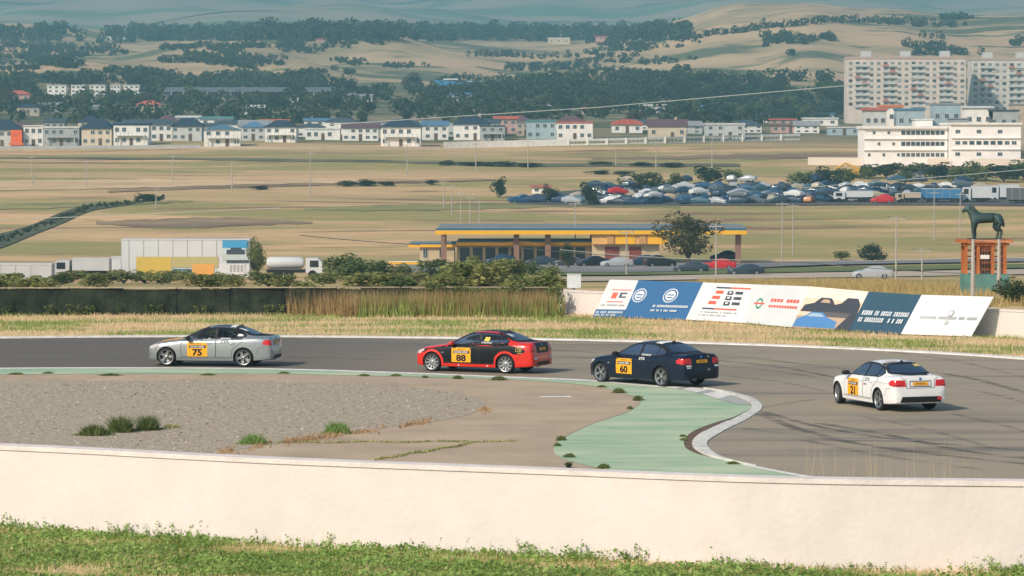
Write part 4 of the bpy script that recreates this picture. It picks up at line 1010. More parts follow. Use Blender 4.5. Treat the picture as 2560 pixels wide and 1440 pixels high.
# ================================================================== BUILDINGS, VEHICLES AND POLES BEYOND THE CIRCUIT
WALLS = dict(white=(.76, .73, .67), cream=(.58, .49, .36), grey=(.36, .37, .36), pale=(.50, .51, .48), pink=(.50, .32, .28), blue=(.33, .42, .45), tan=(.45, .37, .28), dark=(.11, .12, .13), orange=(.75, .13, .03), yellow=(.72, .42, .06))
ROOFS = dict(navy=(.030, .050, .075), slate=(.06, .085, .11), blue=(.09, .19, .30), red=(.46, .12, .08), purple=(.13, .075, .085), grey=(.27, .28, .28), white=(.60, .60, .57), teal=(.10, .22, .22), brown=(.20, .11, .08), orange=(.58, .17, .06))
def wm(k): return mat('wall_' + k, WALLS[k], rough=.9, var=.10, scale=.6, detail=7)
def rm(k): return mat('roof_' + k, ROOFS[k], rough=.85, var=.18, scale=1.2, spec=.1)
far_pane = mat('far_window_pane', (.16, .18, .18), rough=.3, var=.3, scale=.3)
pane_m = mat('window_pane', (.05, .07, .08), rough=.15, var=.2, scale=.5, spec=.5)
wframe_m = mat('window_frame', (.50, .50, .48), rough=.6, var=.05)
_w = MB(); _w.cur = 1; _w.box(-.5, .5, -.06, .05, -.5, .5); _w.cur = 0
_w.poly([(-.43, -.062, -.43), (-.03, -.062, -.43), (-.03, -.062, .43), (-.43, -.062, .43)]).poly([(.03, -.062, -.43), (.43, -.062, -.43), (.43, -.062, .43), (.03, -.062, .43)])
WIN = _w.mesh('window'); WIN.materials.append(pane_m); WIN.materials.append(wframe_m)
_w = MB(); _w.box(-.5, .5, -.06, .05, -.5, .5); DARKWIN = _w.mesh('window'); DARKWIN.materials.append(pane_m)
FARWIN = WIN.copy(); FARWIN.materials[0] = far_pane
def roof_mesh(kind, w, dp, rise, over=.45):
    mb = MB(); x, y = w / 2 + over, dp / 2 + over
    if kind == 'flat': mb.box(-x, x, -y, y, 0, max(.3, rise))
    elif kind == 'hip':
        r = max(0.3, x - y * .95); r = min(r, x * .75)
        A = [(-x, -y, 0), (x, -y, 0), (x, y, 0), (-x, y, 0), (-r, 0, rise), (r, 0, rise)]
        for q in ((0, 1, 5, 4), (1, 2, 5), (2, 3, 4, 5), (3, 0, 4), (3, 2, 1, 0)): mb.poly([A[i] for i in q])
    elif kind == 'gable':      # ridge across the view
        A = [(-x, -y, 0), (x, -y, 0), (x, y, 0), (-x, y, 0), (-x, 0, rise), (x, 0, rise)]
        for q in ((0, 1, 5, 4), (1, 2, 5), (2, 3, 4, 5), (3, 0, 4), (3, 2, 1, 0)): mb.poly([A[i] for i in q])
    elif kind == 'front':      # gable end to the view
        A = [(-x, -y, 0), (x, -y, 0), (x, y, 0), (-x, y, 0), (0, -y, rise), (0, y, rise)]
        for q in ((0, 1, 4), (1, 2, 5, 4), (2, 3, 5), (3, 0, 4, 5), (3, 2, 1, 0)): mb.poly([A[i] for i in q])
    elif kind == 'shed':
        A = [(-x, -y, 0), (x, -y, 0), (x, y, 0), (-x, y, 0), (-x, -y, .25), (x, -y, .25), (x, y, rise), (-x, y, rise)]
        for q in ((0, 1, 5, 4), (1, 2, 6, 5), (2, 3, 7, 6), (3, 0, 4, 7), (4, 5, 6, 7), (3, 2, 1, 0)): mb.poly([A[i] for i in q])
    elif kind == 'arch':
        n = 8; L_ = [(x * math.cos(math.pi * (1 - k / n)), rise * math.sin(math.pi * k / n)) for k in range(n + 1)]
        for k in range(n): mb.poly([(L_[k][0], -y, L_[k][1]), (L_[k + 1][0], -y, L_[k + 1][1]), (L_[k + 1][0], y, L_[k + 1][1]), (L_[k][0], y, L_[k][1])])
        mb.poly([(a, -y, b) for a, b in L_]); mb.poly([(a, y, b) for a, b in L_][::-1])
    return mb
def house(px0, px1, ye, yb, wall, roof, rise, label, rows=2, cols=4, depth=None, yaw=0.0, d=None, cat='house', name='house', chimney=False, balcony=0, door=True, win=1.2, group='houses of the village'):
    """px0..px1: width, ye: eaves, yb: foot, all in photograph pixels; rise: roof height in pixels"""
    pc = (px0 + px1) / 2; b = hit(pc, yb) if d is None else ground(pc, d)
    s = b.y / F; w = (px1 - px0) * s; h = (yb - ye) * s if d is None else at(pc, ye, d).z - b.z
    dp = depth or min(max(6.0, w * .7), 14.0); kind, rc = roof
    root = empty(name, b + Vector((0, dp / 2, 0)), R(yaw)); tag(root, label, cat, group)
    MB().box(-w / 2, w / 2, -dp / 2, dp / 2, -1.5, h).build('wall', wm(wall), root)
    rf = roof_mesh(kind, w, dp, rise * s, .25 if kind == 'flat' else .5).build('roof', rm(rc), root, fix=True); rf.location = (0, 0, h + .01)
    if chimney: MB().box(w * .2, w * .2 + .7, -.4, .4, 0, rise * s + .7).build('chimney', wm('tan'), rf)
    fh = h / rows
    for r_ in range(rows):
        for c in range(cols):
            if (c + r_ * 2 + int(px0)) % 5 == 3 and cols > 3: continue
            if door and r_ == 0 and c == cols // 2: continue
            o = link('window', WIN, None, root); o.location = (-w / 2 + w * (c + .5) / cols, -dp / 2 - .02, r_ * fh + fh * .56); o.scale = (min(win, w / cols * .6), 1, min(1.35, fh * .48))
    if door:
        MB().box(-.5, .5, -.07, .02, 0, 2.05).build('door', mat('house_door', (.12, .08, .06), rough=.6, var=.2), root).location = (-w / 2 + w * (cols // 2 + .5) / cols, -dp / 2 - .02, .05)
    if balcony:
        z = fh * balcony; bl = MB().box(-w * .42, w * .42, -1.3, 0, z - .15, z).build('balcony', wm('pale'), root); bl.location = (0, -dp / 2 - .01, 0)
        n_ = 8
        for k in range(n_): MB().box(-.04, .04, -.04, .04, 0, .9).build('baluster', wm('dark'), bl).location = (-w * .41 + w * .82 * k / (n_ - 1), -1.22, z)
        for sx in (-1, 1): MB().box(-.12, .12, -.12, .12, -1, z - .15).build('column', wm('pale'), bl).location = (sx * w * .38, -1.15, 0)
    return root
# ---- front row of new houses across the field
H = house
H(-40, 50, 325, 368, 'pale', ('hip', 'navy'), 26, 'grey-white house with dark hip roof behind the orange hoarding at the left edge', 2, 5)
H(58, 106, 316, 366, 'white', ('flat', 'white'), 3, 'narrow white flat-roofed house right of the orange hoarding', 2, 3, yaw=3)
H(108, 198, 320, 365, 'grey', ('flat', 'white'), 4, 'long grey flat-roofed house with white roof slab at the left', 2, 5, balcony=1)
H(206, 282, 322, 364, 'cream', ('hip', 'navy'), 25, 'cream house under a big dark hip roof at the left', 2, 4, yaw=-6)
H(284, 372, 313, 364, 'white', ('flat', 'navy'), 5, 'white house with a dark balcony floor beside the cream one', 2, 5, balcony=1)
H(374, 428, 312, 352, 'white', ('gable', 'slate'), 14, 'white house with a dark grey gable roof near the long balcony', 2, 3, yaw=5)
H(430, 506, 316, 352, 'pale', ('hip', 'navy'), 22, 'pale house with dark pyramid roof left of the gable-fronted white house', 2, 4, yaw=-4)
H(508, 600, 324, 366, 'white', ('front', 'blue'), 14, 'white gable-fronted house with blue roof standing forward', 2, 4, balcony=1, yaw=4)
H(604, 662, 318, 352, 'pale', ('hip', 'blue'), 14, 'pale house with blue hip roof between two white houses', 2, 3)
H(664, 742, 318, 356, 'white', ('hip', 'navy'), 18, 'white house with dark roof on stilts above the field', 2, 4, balcony=1, yaw=-3)
H(764, 850, 324, 350, 'white', ('flat', 'white'), 4, 'low bright white block in the middle of the village edge', 1, 5)
H(856, 946, 320, 352, 'white', ('gable', 'purple'), 12, 'long white house with purple roof left of the dark-roofed pair', 2, 5)
H(952, 1052, 318, 366, 'white', ('hip', 'navy'), 20, 'white two-storey house with broad dark hip roof in the centre', 2, 5, balcony=1)
H(1056, 1118, 314, 350, 'white', ('gable', 'blue'), 12, 'white house with bluish roof right of the broad dark hip roof', 2, 3, yaw=6)
H(1136, 1222, 311, 350, 'white', ('hip', 'navy'), 22, 'white house with pointed dark hip roof near the pink houses', 2, 4, yaw=-4, chimney=True)
H(1200, 1262, 316, 352, 'grey', ('flat', 'slate'), 3, 'grey unfinished house frame beside the pointed dark roof', 2, 3, balcony=1)
H(1236, 1292, 298, 334, 'pink', ('gable', 'red'), 8, 'small pink house with red roof behind the grey frame', 2, 3)
H(1292, 1322, 308, 340, 'tan', ('flat', 'grey'), 3, 'narrow tan house left of the pale blue block', 2, 2)
H(1316, 1390, 305, 348, 'blue', ('flat', 'teal'), 6, 'pale blue boxy building in the middle of the village edge', 2, 4, door=False)
H(1392, 1482, 308, 350, 'white', ('flat', 'red'), 4, 'white block with red roof edge right of the pale blue building', 2, 5)
H(1530, 1606, 312, 332, 'white', ('arch', 'red'), 14, 'white house with a rounded red roof', 1, 3)
H(1622, 1716, 316, 348, 'cream', ('gable', 'purple'), 18, 'cream house with steep purple-brown roof', 1, 4, chimney=True)
H(1764, 1862, 312, 347, 'pale', ('flat', 'white'), 4, 'pale concrete box house right of the purple-brown roof', 2, 4)
H(1930, 2004, 314, 332, 'pink', ('gable', 'brown'), 6, 'low pink house by the field edge', 1, 4)
H(2072, 2150, 320, 338, 'blue', ('flat', 'white'), 3, 'low pale blue shed left of the big white building', 1, 3)
# ---- houses half hidden behind the front row
hg = random.Random(31); wl_ = ['white', 'pale', 'grey', 'white', 'cream', 'tan', 'white']; rl_ = [('hip', 'navy'), ('gable', 'slate'), ('flat', 'white'), ('hip', 'slate'), ('gable', 'blue'), ('hip', 'purple'), ('gable', 'grey')]; nb = ['left', 'centre-left', 'centre', 'centre-right']
for i in range(30):
    px = -10 + i * 72 + hg.uniform(-18, 18); w = hg.uniform(44, 88); yb = hg.uniform(336, 346) if px < 1300 else hg.uniform(322, 334); hh = hg.uniform(24, 40) if px < 1300 else hg.uniform(16, 26); ww, rr = hg.choice(wl_), hg.choice(rl_)
    if px > 1440 and i % 2: continue
    house(px - w / 2, px + w / 2, yb - hh, yb, ww, rr, hg.uniform(8, 16) if rr[0] != 'flat' else 3, '%s house with %s %s roof behind the front row' % (ww if ww not in ('pale', 'dark') else 'pale grey', rr[1] if rr[1] != 'slate' else 'dark grey', rr[0]), 2, hg.choice((2, 3, 4)), yaw=hg.uniform(-9, 9), door=False, group='houses behind the front row')
# ---- second rows, among the trees
L2 = [(10, 75, 236, 256, 'pink', ('hip', 'red'), 10, 'pink house with red roof far left among trees'), (42, 98, 268, 290, 'tan', ('hip', 'navy'), 10, 'tan house with dark roof far left'), (95, 150, 262, 280, 'grey', ('gable', 'grey'), 6, 'grey house behind the left flat-roofed house'),
      (340, 402, 262, 280, 'tan', ('hip', 'red'), 11, 'tan house with dark red hip roof below the long white blocks'), (230, 290, 268, 284, 'grey', ('gable', 'grey'), 6, 'small grey house right of the long grey house and above'), (590, 660, 270, 286, 'pale', ('gable', 'white'), 8, 'pale barn below the grey hall'),
      (705, 745, 248, 264, 'white', ('flat', 'white'), 3, 'small white cube under the grey hall end'), (440, 500, 294, 308, 'pale', ('gable', 'white'), 5, 'pale long shed behind the gable-fronted house'), (500, 580, 298, 312, 'white', ('gable', 'teal'), 7, 'white house with teal roof in the second row'),
      (650, 720, 302, 316, 'pale', ('gable', 'orange'), 4, 'pale shed with an orange-red roof edge'), (760, 840, 302, 316, 'white', ('gable', 'blue'), 7, 'white house with a blue roof behind the low white block'), (870, 930, 240, 254, 'white', ('gable', 'grey'), 5, 'white house left of the blue structure'),
      (1110, 1200, 236, 250, 'pale', ('gable', 'blue'), 5, 'pale shed below the blue structure'), (1300, 1375, 266, 280, 'grey', ('gable', 'grey'), 4, 'grey shed above the village road'), (1455, 1500, 272, 286, 'pink', ('gable', 'red'), 4, 'small bright red shed above the village road'),
      (1600, 1664, 265, 290, 'pale', ('flat', 'white'), 4, 'pale box building above the purple-brown roof'), (1700, 1765, 268, 286, 'blue', ('gable', 'blue'), 5, 'bluish shed right of the pale box'), (1880, 1925, 290, 306, 'white', ('hip', 'blue'), 7, 'white house with small blue roof in the right trees'),
      (1925, 1990, 300, 312, 'tan', ('gable', 'red'), 4, 'tan house with red roof left of the big white building'), (2010, 2095, 298, 314, 'white', ('flat', 'white'), 4, 'white flat house left of the big white building'), (2030, 2085, 286, 300, 'pale', ('gable', 'blue'), 4, 'pale house with blue roof behind the white flat house'),
      (250, 330, 92, 99, 'white', ('gable', 'white'), 2, 'white farm building high on the left slope'), (790, 815, 97, 103, 'pink', ('gable', 'red'), 2, 'pink farm house on the distant ridge'), (930, 965, 84, 96, 'white', ('gable', 'grey'), 3, 'white farm house in the distant tree belt'),
      (1060, 1105, 82, 95, 'white', ('gable', 'grey'), 3, 'second white farm house in the distant tree belt'), (1370, 1425, 97, 110, 'cream', ('flat', 'white'), 3, 'cream buildings on the brow above the mounds'), (1490, 1560, 92, 102, 'pink', ('gable', 'red'), 3, 'long pink building on the brow above the mounds')]
for (a, b, c, e, wl, rf, ri, lb) in L2: house(a, b, c, e, wl, rf, ri, lb, 1, 3, door=False, win=1.4, group='houses among the trees')
# ---- long white blocks, grey hall and blue structure in the plain
for i, (a, b) in enumerate(((118, 165), (178, 212), (224, 262), (276, 300), (310, 348))):
    house(a, b, 214, 243, 'white', ('flat', 'white'), 2, ('first', 'second', 'third', 'fourth', 'fifth')[i] + ' white block from the left in the row of white blocks at far left', 3, 3, door=False, cat='building', name='white_block', group='row of white blocks')
b0 = hit(622, 243); s_ = b0.y / F; hall = empty('industrial_hall', b0); w_ = 415 * s_
MB().box(-w_ / 2, w_ / 2, 0, 25, -1, 13 * s_).build('wall', wm('dark'), hall); rf = MB()
for k in range(-1, 1): rf.poly([(-w_ / 2 - 1, -1, 13 * s_), (w_ / 2 + 1, -1, 13 * s_), (w_ / 2 + 1, 12, 26 * s_), (-w_ / 2 - 1, 12, 26 * s_)]) if k else rf.poly([(-w_ / 2 - 1, 12, 26 * s_), (w_ / 2 + 1, 12, 26 * s_), (w_ / 2 + 1, 26, 13 * s_), (-w_ / 2 - 1, 26, 13 * s_)])
rf.build('roof', mat('hall_roof', (.13, .15, .16), rough=.85, var=.15, spec=.1), hall)
for k in range(14): MB().box(-.25, .25, -1.2, -.7, -1, 13 * s_).build('column', wm('grey'), hall).location = (-w_ / 2 + w_ * (k + .5) / 14, 0, 0)
for k in range(9):
    o = link('window', DARKWIN, None, hall); o.location = (-w_ / 2 + w_ * (k + .7) / 9.4, -.03, 7 * s_); o.scale = (4, 1, 4 * s_)
tag(hall, 'long grey-roofed industrial hall with dark open front', 'building')
b0 = hit(1180, 226); s_ = b0.y / F; bs = empty('blue_canopy_building', b0)
mb = MB(); P = lambda a, b, y: ((a - 1180) * s_, y, (226 - b) * s_)
for q in (((1085, 200), (1150, 205), (1145, 226), (1105, 226)), ((1150, 205), (1200, 206), (1270, 211), (1255, 218), (1190, 225), (1145, 226))):
    mb.poly([P(a, b, 0) for a, b in q]); mb.poly([P(a, b, 12) for a, b in q][::-1])
    for i in range(len(q)): mb.poly([P(*q[i], 0), P(*q[i], 12), P(*q[(i + 1) % len(q)], 12), P(*q[(i + 1) % len(q)], 0)])
mb.build('hull', mat('bright_blue', (.05, .22, .42), rough=.5, var=.2, scale=.3), bs, fix=True)
MB().box((1165 - 1180) * s_, (1265 - 1180) * s_, -1, 13, 21 * s_, 24 * s_).build('roof', mat('pale_blue_roof', (.30, .45, .52), rough=.5, var=.1), bs); MB().box(-72 * s_, -35 * s_, 2, 9, 26 * s_, 30 * s_).build('top_deck', rm('white'), bs)
MB().box(-70 * s_, 70 * s_, 1, 11, -3, 3).build('base', wm('grey'), bs)
tag(bs, 'angular bright blue structure among the trees in the middle distance', 'building')
# ---- village-edge walls
def far_wall(px0, px1, y0, y1, hpx, m, label, n=8, gaps=False, name='boundary_wall'):
    pts = [hit(px0 + (px1 - px0) * k / n, y0 + (y1 - y0) * k / n) for k in range(n + 1)]; root = empty(name, pts[0]); o = pts[0]
    for k in range(n):
        a, b = pts[k] - o, pts[k + 1] - o; h = hpx * pts[k].y / F; mb = MB(); z0 = h * .62 if gaps else -.6
        for (za, zb) in ((z0, h),) + (((-.6, h * .25),) if gaps else ()):
            q = [(a.x, a.y, a.z + za), (b.x, b.y, b.z + za), (b.x, b.y, b.z + zb), (a.x, a.y, a.z + zb)]; q2 = [(x, y + .4, z) for x, y, z in q]
            mb.poly(q); mb.poly(q2[::-1]); mb.poly([q[3], q[2], q2[2], q2[3]]); mb.poly([q[0], q2[0], q2[1], q[1]])
        mb.build('wall_panel', m, root)
        if gaps:
            MB().box(-.35, .35, -.1, .5, -.6, h).build('pier', wm('white'), root).location = (a.x, a.y, a.z)
            for j in range(1, 5): MB().box(-.12, .12, .1, .3, 0, h * .62).build('bar', wm('dark'), root).location = tuple(a.lerp(b, j / 5))
    return tag(root, label, 'wall')
far_wall(1108, 1420, 371, 364, 16, wm('white'), 'long white boundary wall at the field edge', 9)
far_wall(1420, 2000, 364, 350, 16, wm('white'), 'white railed wall with dark gaps along the field edge', 12, True, 'railed_wall')
far_wall(-60, 500, 374, 370, 8, wm('grey'), 'low grey wall in front of the left houses', 10)
far_wall(500, 1100, 372, 373, 6, wm('tan'), 'low tan wall in front of the central houses', 10)
sg = empty('orange_hoarding', hit(41, 369)); s_ = sg.location.y / F; mb = MB().box(-14 * s_, 14 * s_, 0, .4, 0, 44 * s_); mb.build('panel', mat('orange_sheet', (.72, .12, .02), rough=.6, var=.2, scale=.4), sg); MB().box(-18 * s_, 18 * s_, -.3, -.02, 6 * s_, 12 * s_).build('crossboard', mat('orange_board', (.62, .15, .06), rough=.6, var=.1), sg)
for sx in (-1, 1): MB().box(-.15, .15, .42, .7, -.6, 42 * s_).build('post', wm('grey'), sg).location = (sx * 11 * s_, 0, 0)
tag(sg, 'bright orange hoarding standing in front of the left houses', 'hoarding')

# ---- apartment blocks on the right
def block(px0, px1, yt, yb, d, depth, floors, bays, wallm, label, stair=()):
    b = ground((px0 + px1) / 2, d); w = (px1 - px0) * d / F; top = at(0, yt, d).z; z0 = at(0, yb, d).z; h = top - z0
    root = empty('apartment_block', (b.x, d, z0)); tag(root, label, 'building')
    MB().box(-w / 2, w / 2, 0, depth, min(-2, b.z - z0 - 1), h).build('wall', wallm, root); MB().box(-w / 2 - .2, w / 2 + .2, -.25, depth + .2, h + .01, h + .9).build('parapet', mat('parapet_pink', (.50, .37, .30), rough=.9, var=.1), root)
    for k in range(3): MB().box(-2, 2, 3, 7, 0, 2.4).build('lift_house', wm('pale'), root).location = (-w / 2 + w * (k + .5) / 3, 0, h + .9)
    fh = (h - .8) / floors; bw = w / bays
    bal = MB().box(-.5, .5, -1.1, -.02, -.12, .02).box(-.5, .5, -1.1, -1.02, .02, .95).mesh('balcony'); bal.materials.append(wm('pale'))
    bal2 = bal.copy(); bal2.materials.clear(); bal2.materials.append(mat('balcony_pink', (.42, .22, .17), rough=.9, var=.1))
    for f in range(1, floors): MB().box(-w / 2, w / 2, -.05, .0, -.06, .06).build('floor_band', wm('pale'), root).location = (0, -.002, f * fh)
    for f in range(floors):
        for c in range(bays):
            x, z = -w / 2 + bw * (c + .5), f * fh + fh * .55
            o = link('window', FARWIN if (c * 7 + f * 3) % 4 else DARKWIN, None, root); o.location = (x, -.03, z); o.scale = (bw * .52, 1, fh * .5)
            if c % 4 in (1, 2):
                q = link('balcony', bal2 if (c * 5 + f * 11) % 6 == 0 else bal, None, root); q.location = (x, 0, f * fh + .05); q.scale = (bw * .8, 1, 1)
    return root
block(2116, 2412, 147, 268, 1400, 13, 8, 17, mat('panel_pink', (.66, .55, .46), rough=.9, var=.12, scale=.25, detail=6), 'pinkish eight-storey apartment block, the left of two')
block(2427, 2680, 150, 280, 1420, 13, 8, 14, mat('panel_grey', (.62, .57, .49), rough=.9, var=.12, scale=.25, detail=6), 'greyish eight-storey apartment block at the right edge')
# ---- big white building and the houses above it
def ribbon_building():
    d = 850; g = ground(2350, d); z0 = at(0, 402, d).z; root = empty('office_building', (0, d, z0)); s = d / F; X = lambda p: (p - 1280) * s
    wh = mat('office_white', (.84, .80, .75), rough=.85, var=.06, scale=.3); h1, h2 = (402 - 322) * s, (402 - 312) * s
    MB().box(X(2160), X(2368), 0, 16, -3, h1).build('wing', wh, root); MB().box(X(2370), X(2545), -4, 16, -3, h2).build('wing', wh, root)
    MB().box(X(2156), X(2367), -.8, 16, h1 + .01, h1 + .7).build('roof_slab', wm('white'), root); MB().box(X(2367.5), X(2548), -4.6, 16, h2 + .01, h2 + .5).build('roof_slab', wm('white'), root)
    for z in (2.6, 5.4): MB().box(X(2158), X(2366), -.5, -.01, z * 1.0, z + .25).build('floor_ledge', wh, root); MB().box(X(2372), X(2543), -4.45, -4.01, z + .2, z + .42).build('floor_ledge', wh, root)
    for f in range(3):
        for k in range(16):
            px = 2172 + k * 12.2
            if k < 7 and (k + f) % 3: continue
            o = link('window', DARKWIN if (k > 6 and f) else WIN, None, root); o.location = (X(px), -.02, 1.5 + f * 2.75); o.scale = (1.0 if k > 6 else .7, 1, 1.0 if k > 6 else .8)
        for k in range(9):
            if f != 1 and k % 3: continue
            o = link('window', DARKWIN if 1 < k < 7 and f == 1 else WIN, None, root); o.location = (X(2388 + k * 17.5), -4.02, 1.7 + f * 2.8); o.scale = (1.2, 1, .9)
    tag(root, 'large white three-storey building in two wings with dark window ribbons', 'building'); return root
ribbon_building()
far_wall(2020, 2700, 412, 418, 19, mat('compound_wall', (.62, .54, .45), rough=.9, var=.08), 'long beige compound wall below the big white building', 10)
L3 = [(2160, 2215, 276, 300, 'pale', ('gable', 'red'), 7, 'pale house with red roof left above the big white building'), (2200, 2255, 268, 286, 'white', ('gable', 'orange'), 6, 'white house with orange roof above the big white building'), (2240, 2310, 276, 300, 'blue', ('flat', 'blue'), 5, 'blue-grey house with flat roof above the big white building'),
      (2285, 2330, 300, 318, 'white', ('flat', 'white'), 3, 'white house peeping over the left wing'), (2330, 2400, 262, 298, 'blue', ('flat', 'grey'), 4, 'blue-grey block near the apartment block foot'), (2375, 2420, 298, 316, 'grey', ('flat', 'grey'), 3, 'grey house over the middle of the white building'),
      (2410, 2480, 270, 306, 'white', ('gable', 'white'), 5, 'white gabled house above the right wing'), (2470, 2545, 278, 306, 'grey', ('flat', 'slate'), 4, 'grey house with dark verandah at the right'), (2530, 2600, 262, 300, 'tan', ('flat', 'grey'), 3, 'tan house at the right edge below the apartments')]
for (a, b, c, e, wl, rf, ri, lb) in L3: house(a, b, c, e + 6, wl, rf, ri, lb, 2, 3, door=False, win=1.2, d=1010 - (e - 270) * 3.0, group='houses above the white building')
# ---- roadside station with long yellow canopies
SD = 500.0; ss = SD / F
def spx(px): return (px - 1280) * ss
sg = ground(1400, SD); SZ = at(0, 664, SD).z
station = empty('roadside_station', (0, SD, SZ)); tag(station, 'long roadside station with yellow and blue canopy edges', 'building')
def sz(py): return (664 - py) * ss
st_wall = mat('station_wall', (.50, .40, .26), rough=.85, var=.1, scale=.5); st_or = mat('station_ochre', (.68, .38, .13), rough=.8, var=.08, scale=.5); st_y = mat('station_yellow', (.80, .42, .02), rough=.5, var=.06, scale=.5)
st_b = mat('station_blue', (.035, .13, .20), rough=.5, var=.1); st_dk = mat('station_glazing', (.03, .04, .045), rough=.2, var=.3, scale=.4, spec=.5); st_red = mat('station_red', (.20, .055, .045), rough=.7, var=.2)
def stb(nm, x0, x1, y0, y1, z0, z1, m, par=station): return MB().box(spx(x0), spx(x1), y0, y1, sz(z0), sz(z1)).build(nm, m, par)
rf = stb('canopy_roof', 1098, 1858, -6, 9, 568, 563, mat('canopy_top', (.20, .225, .235), rough=.8, spec=.1, var=.1))
def fascia(par, x0, x1, yf, z0, z1, zb):
    MB().box(spx(x0), spx(x1), yf - .12, yf - .01, sz(z0), sz(z1)).build('yellow_fascia', st_y, par); MB().box(spx(x0) + .05, spx(x1) - .05, yf - .10, yf - .01, sz(z1) + .01, sz(zb)).build('blue_edge', st_b, par)
fascia(rf, 1090, 1860, -6, 583, 573, 567.5)
stb('canopy_soffit', 1098, 1858, -5.9, 9, 574, 568.6, st_wall, rf)
rf2 = stb('lower_roof', 1024, 1140, -2, 8, 610, 607, mat('canopy_top', (.3, .3, .3))); fascia(rf2, 1022, 1142, -2, 617, 610, 606.5)
rf3 = stb('lower_roof', 1144, 1478, -3, 8, 604, 600, mat('canopy_top', (.3, .3, .3))); fascia(rf3, 1143, 1478, -3, 612, 604, 600.0)
MB().poly([(spx(1190), -3.2, sz(612)), (spx(1300), -3.2, sz(600)), (spx(1400), -3.2, sz(612))]).poly([(spx(1190), -2.5, sz(612)), (spx(1400), -2.5, sz(612)), (spx(1300), -2.5, sz(600))]).build('awning_sign', st_y, rf3)
stb('wall', 1050, 1136, -1.6, 7, 672, 610, st_wall); stb('wall', 1142, 1476, -1.5, 8, 672, 604, st_wall); stb('wall', 1478, 1645, -4.6, 8, 672, 608, st_wall)
up = stb('upper_storey', 1478, 1662, -5.6, 8, 607.6, 574.5, st_or)
for p in (1515, 1595): stb('pilaster', p, p + 17, -5.8, -5.61, 607, 575, mat('station_pilaster', (.50, .27, .09), rough=.8), up)
for p in (1520, 1600): MB().box(-1.4, 1.4, -.05, 0, -1, 1).build('awning', st_y, up)  .location = (spx(p + 40), -5.64, sz(590))
for i, (a, b) in enumerate(((1058, 1070), (1098, 1112))): o = link('window', WIN, None, station); o.location = (spx((a + b) / 2), -1.63, sz(632)); o.scale = ((b - a) * ss, 1, 1.5)
for k in range(10): stb('glazing', 1150 + k * 32, 1150 + k * 32 + 24, -1.65, -1.52, 662, 618, st_dk)
for (a, b) in ((1510, 1545), (1570, 1600)): stb('shutter_door', a, b, -4.7, -4.61, 664, 614, st_red)
for p in (1104, 1284, 1362, 1834): stb('pillar', p, p + 14, -4.5, -3.9, 672, 574 if p != 1104 else 574, mat('station_pillar', (.24, .14, .10), rough=.8, var=.15))
for p in (1215, 1300, 1430): stb('lamp_post_base', p, p + 8, -1.6, -1.2, 668, 604.5, st_wall)
# ---- small cars: one loft, few faces
def merge(meshes):
    v, f, m = [], [], []
    for me in meshes:
        n = len(v); v += [tuple(q.co) for q in me.vertices]
        for p in me.polygons: f.append(tuple(n + i for i in p.vertices)); m.append(p.material_index)
    o = bpy.data.meshes.new('body'); o.from_pydata(v, [], f); o.polygons.foreach_set('material_index', m); o.update(); o.shade_smooth(); o.set_sharp_from_angle(angle=R(45)); return o
def thin(sec, step):
    def fn(p): a = sec(p); return np.concatenate([a[:-1:step], a[-1:]])
    return fn
lb_ = loft(BODY, thin(body_section, 4), BODY[::2, 0].copy() if BODY[::2, 0][-1] == BODY[-1, 0] else np.append(BODY[::2, 0], BODY[-1, 0]), True); lc_ = loft(CAB, thin(cab_section, 5), CAB[:, 0].copy(), False)
for p in lc_.polygons:
    c, nn = p.center, p.normal
    if (abs(nn.y) > .5 and inside(DLO, c.x, c.z)) or (abs(nn.y) < .6 and (c.x < -.95 or c.x > .2) and 1.05 < c.z < 1.36): p.material_index = 1
SMALL = merge([lb_, lc_])
def with_wheels(me):
    mb = MB(); mb.cur = 2
    for ax in (AX_F, AX_R):
        for s in (-.76, .76): mb.lathe([(.0, -.11), (.31, -.11), (.31, .11), (.0, .11)], 10, 'y', (ax, s, .31))
    return merge([me, mb.mesh('w')])
WRECK = with_wheels(SMALL)
SW = MB().lathe([(.0, -.11), (.30, -.11), (.315, 0), (.30, .11), (.20, .105), (.0, .10)], 14).mesh('wheel')
pglass = mat('parked_glass', (.025, .03, .035), rough=.1, var=0, spec=.5)
def paint(k, c): return mat('far_paint_' + k, c, rough=.35, var=.06, scale=1.0, coat=.4)
FP = dict(black=paint('black', (.015, .016, .018)), dark=paint('dark', (.03, .045, .06)), silver=paint('silver', (.36, .38, .39)), red=paint('red', (.50, .02, .02)), white=paint('white', (.60, .60, .58)), blue=paint('blue', (.02, .075, .15)), navy=paint('navy', (.015, .04, .08)), grey=paint('grey', (.09, .115, .13)), beige=paint('beige', (.42, .36, .26)), teal=paint('teal', (.05, .11, .14)), orange=paint('orange', (.50, .20, .06)))
CARM = {}
def car_mesh(base, col):
    k = (base.name, col)
    if k not in CARM:
        me = base.copy(); me.materials.clear()
        for q in (FP[col], pglass, tyre_m): me.materials.append(q)
        CARM[k] = me
    return CARM[k]
def parked(px, yb, col, rz, label, scale=1.0, tall=1.0, d=None):
    b = hit(px, yb) if d is None else ground(px, d)
    c = empty('parked_car', b, R(rz)); tag(c, label, 'car', 'cars by the roadside station')
    o = link('body', car_mesh(SMALL, col), None, c); o.scale = (scale, scale, scale * tall)
    for ax in (AX_F, AX_R):
        for s in (-.80, .80):
            w = link('wheel', SW, tyre_m, c); w.location = (ax * scale, s * scale, .31); MB().lathe([(.0, .112 if s > 0 else -.112), (.19, .116 if s > 0 else -.116), (.21, .10 if s > 0 else -.10)], 10).build('rim', rim_m, w)
    for s in (-1, 1): MB().box(-2.25, -2.2, -.2, .2, .76, .92).build('tail_light', tail_m, c).location = (.0, s * .62, 0)
    return c
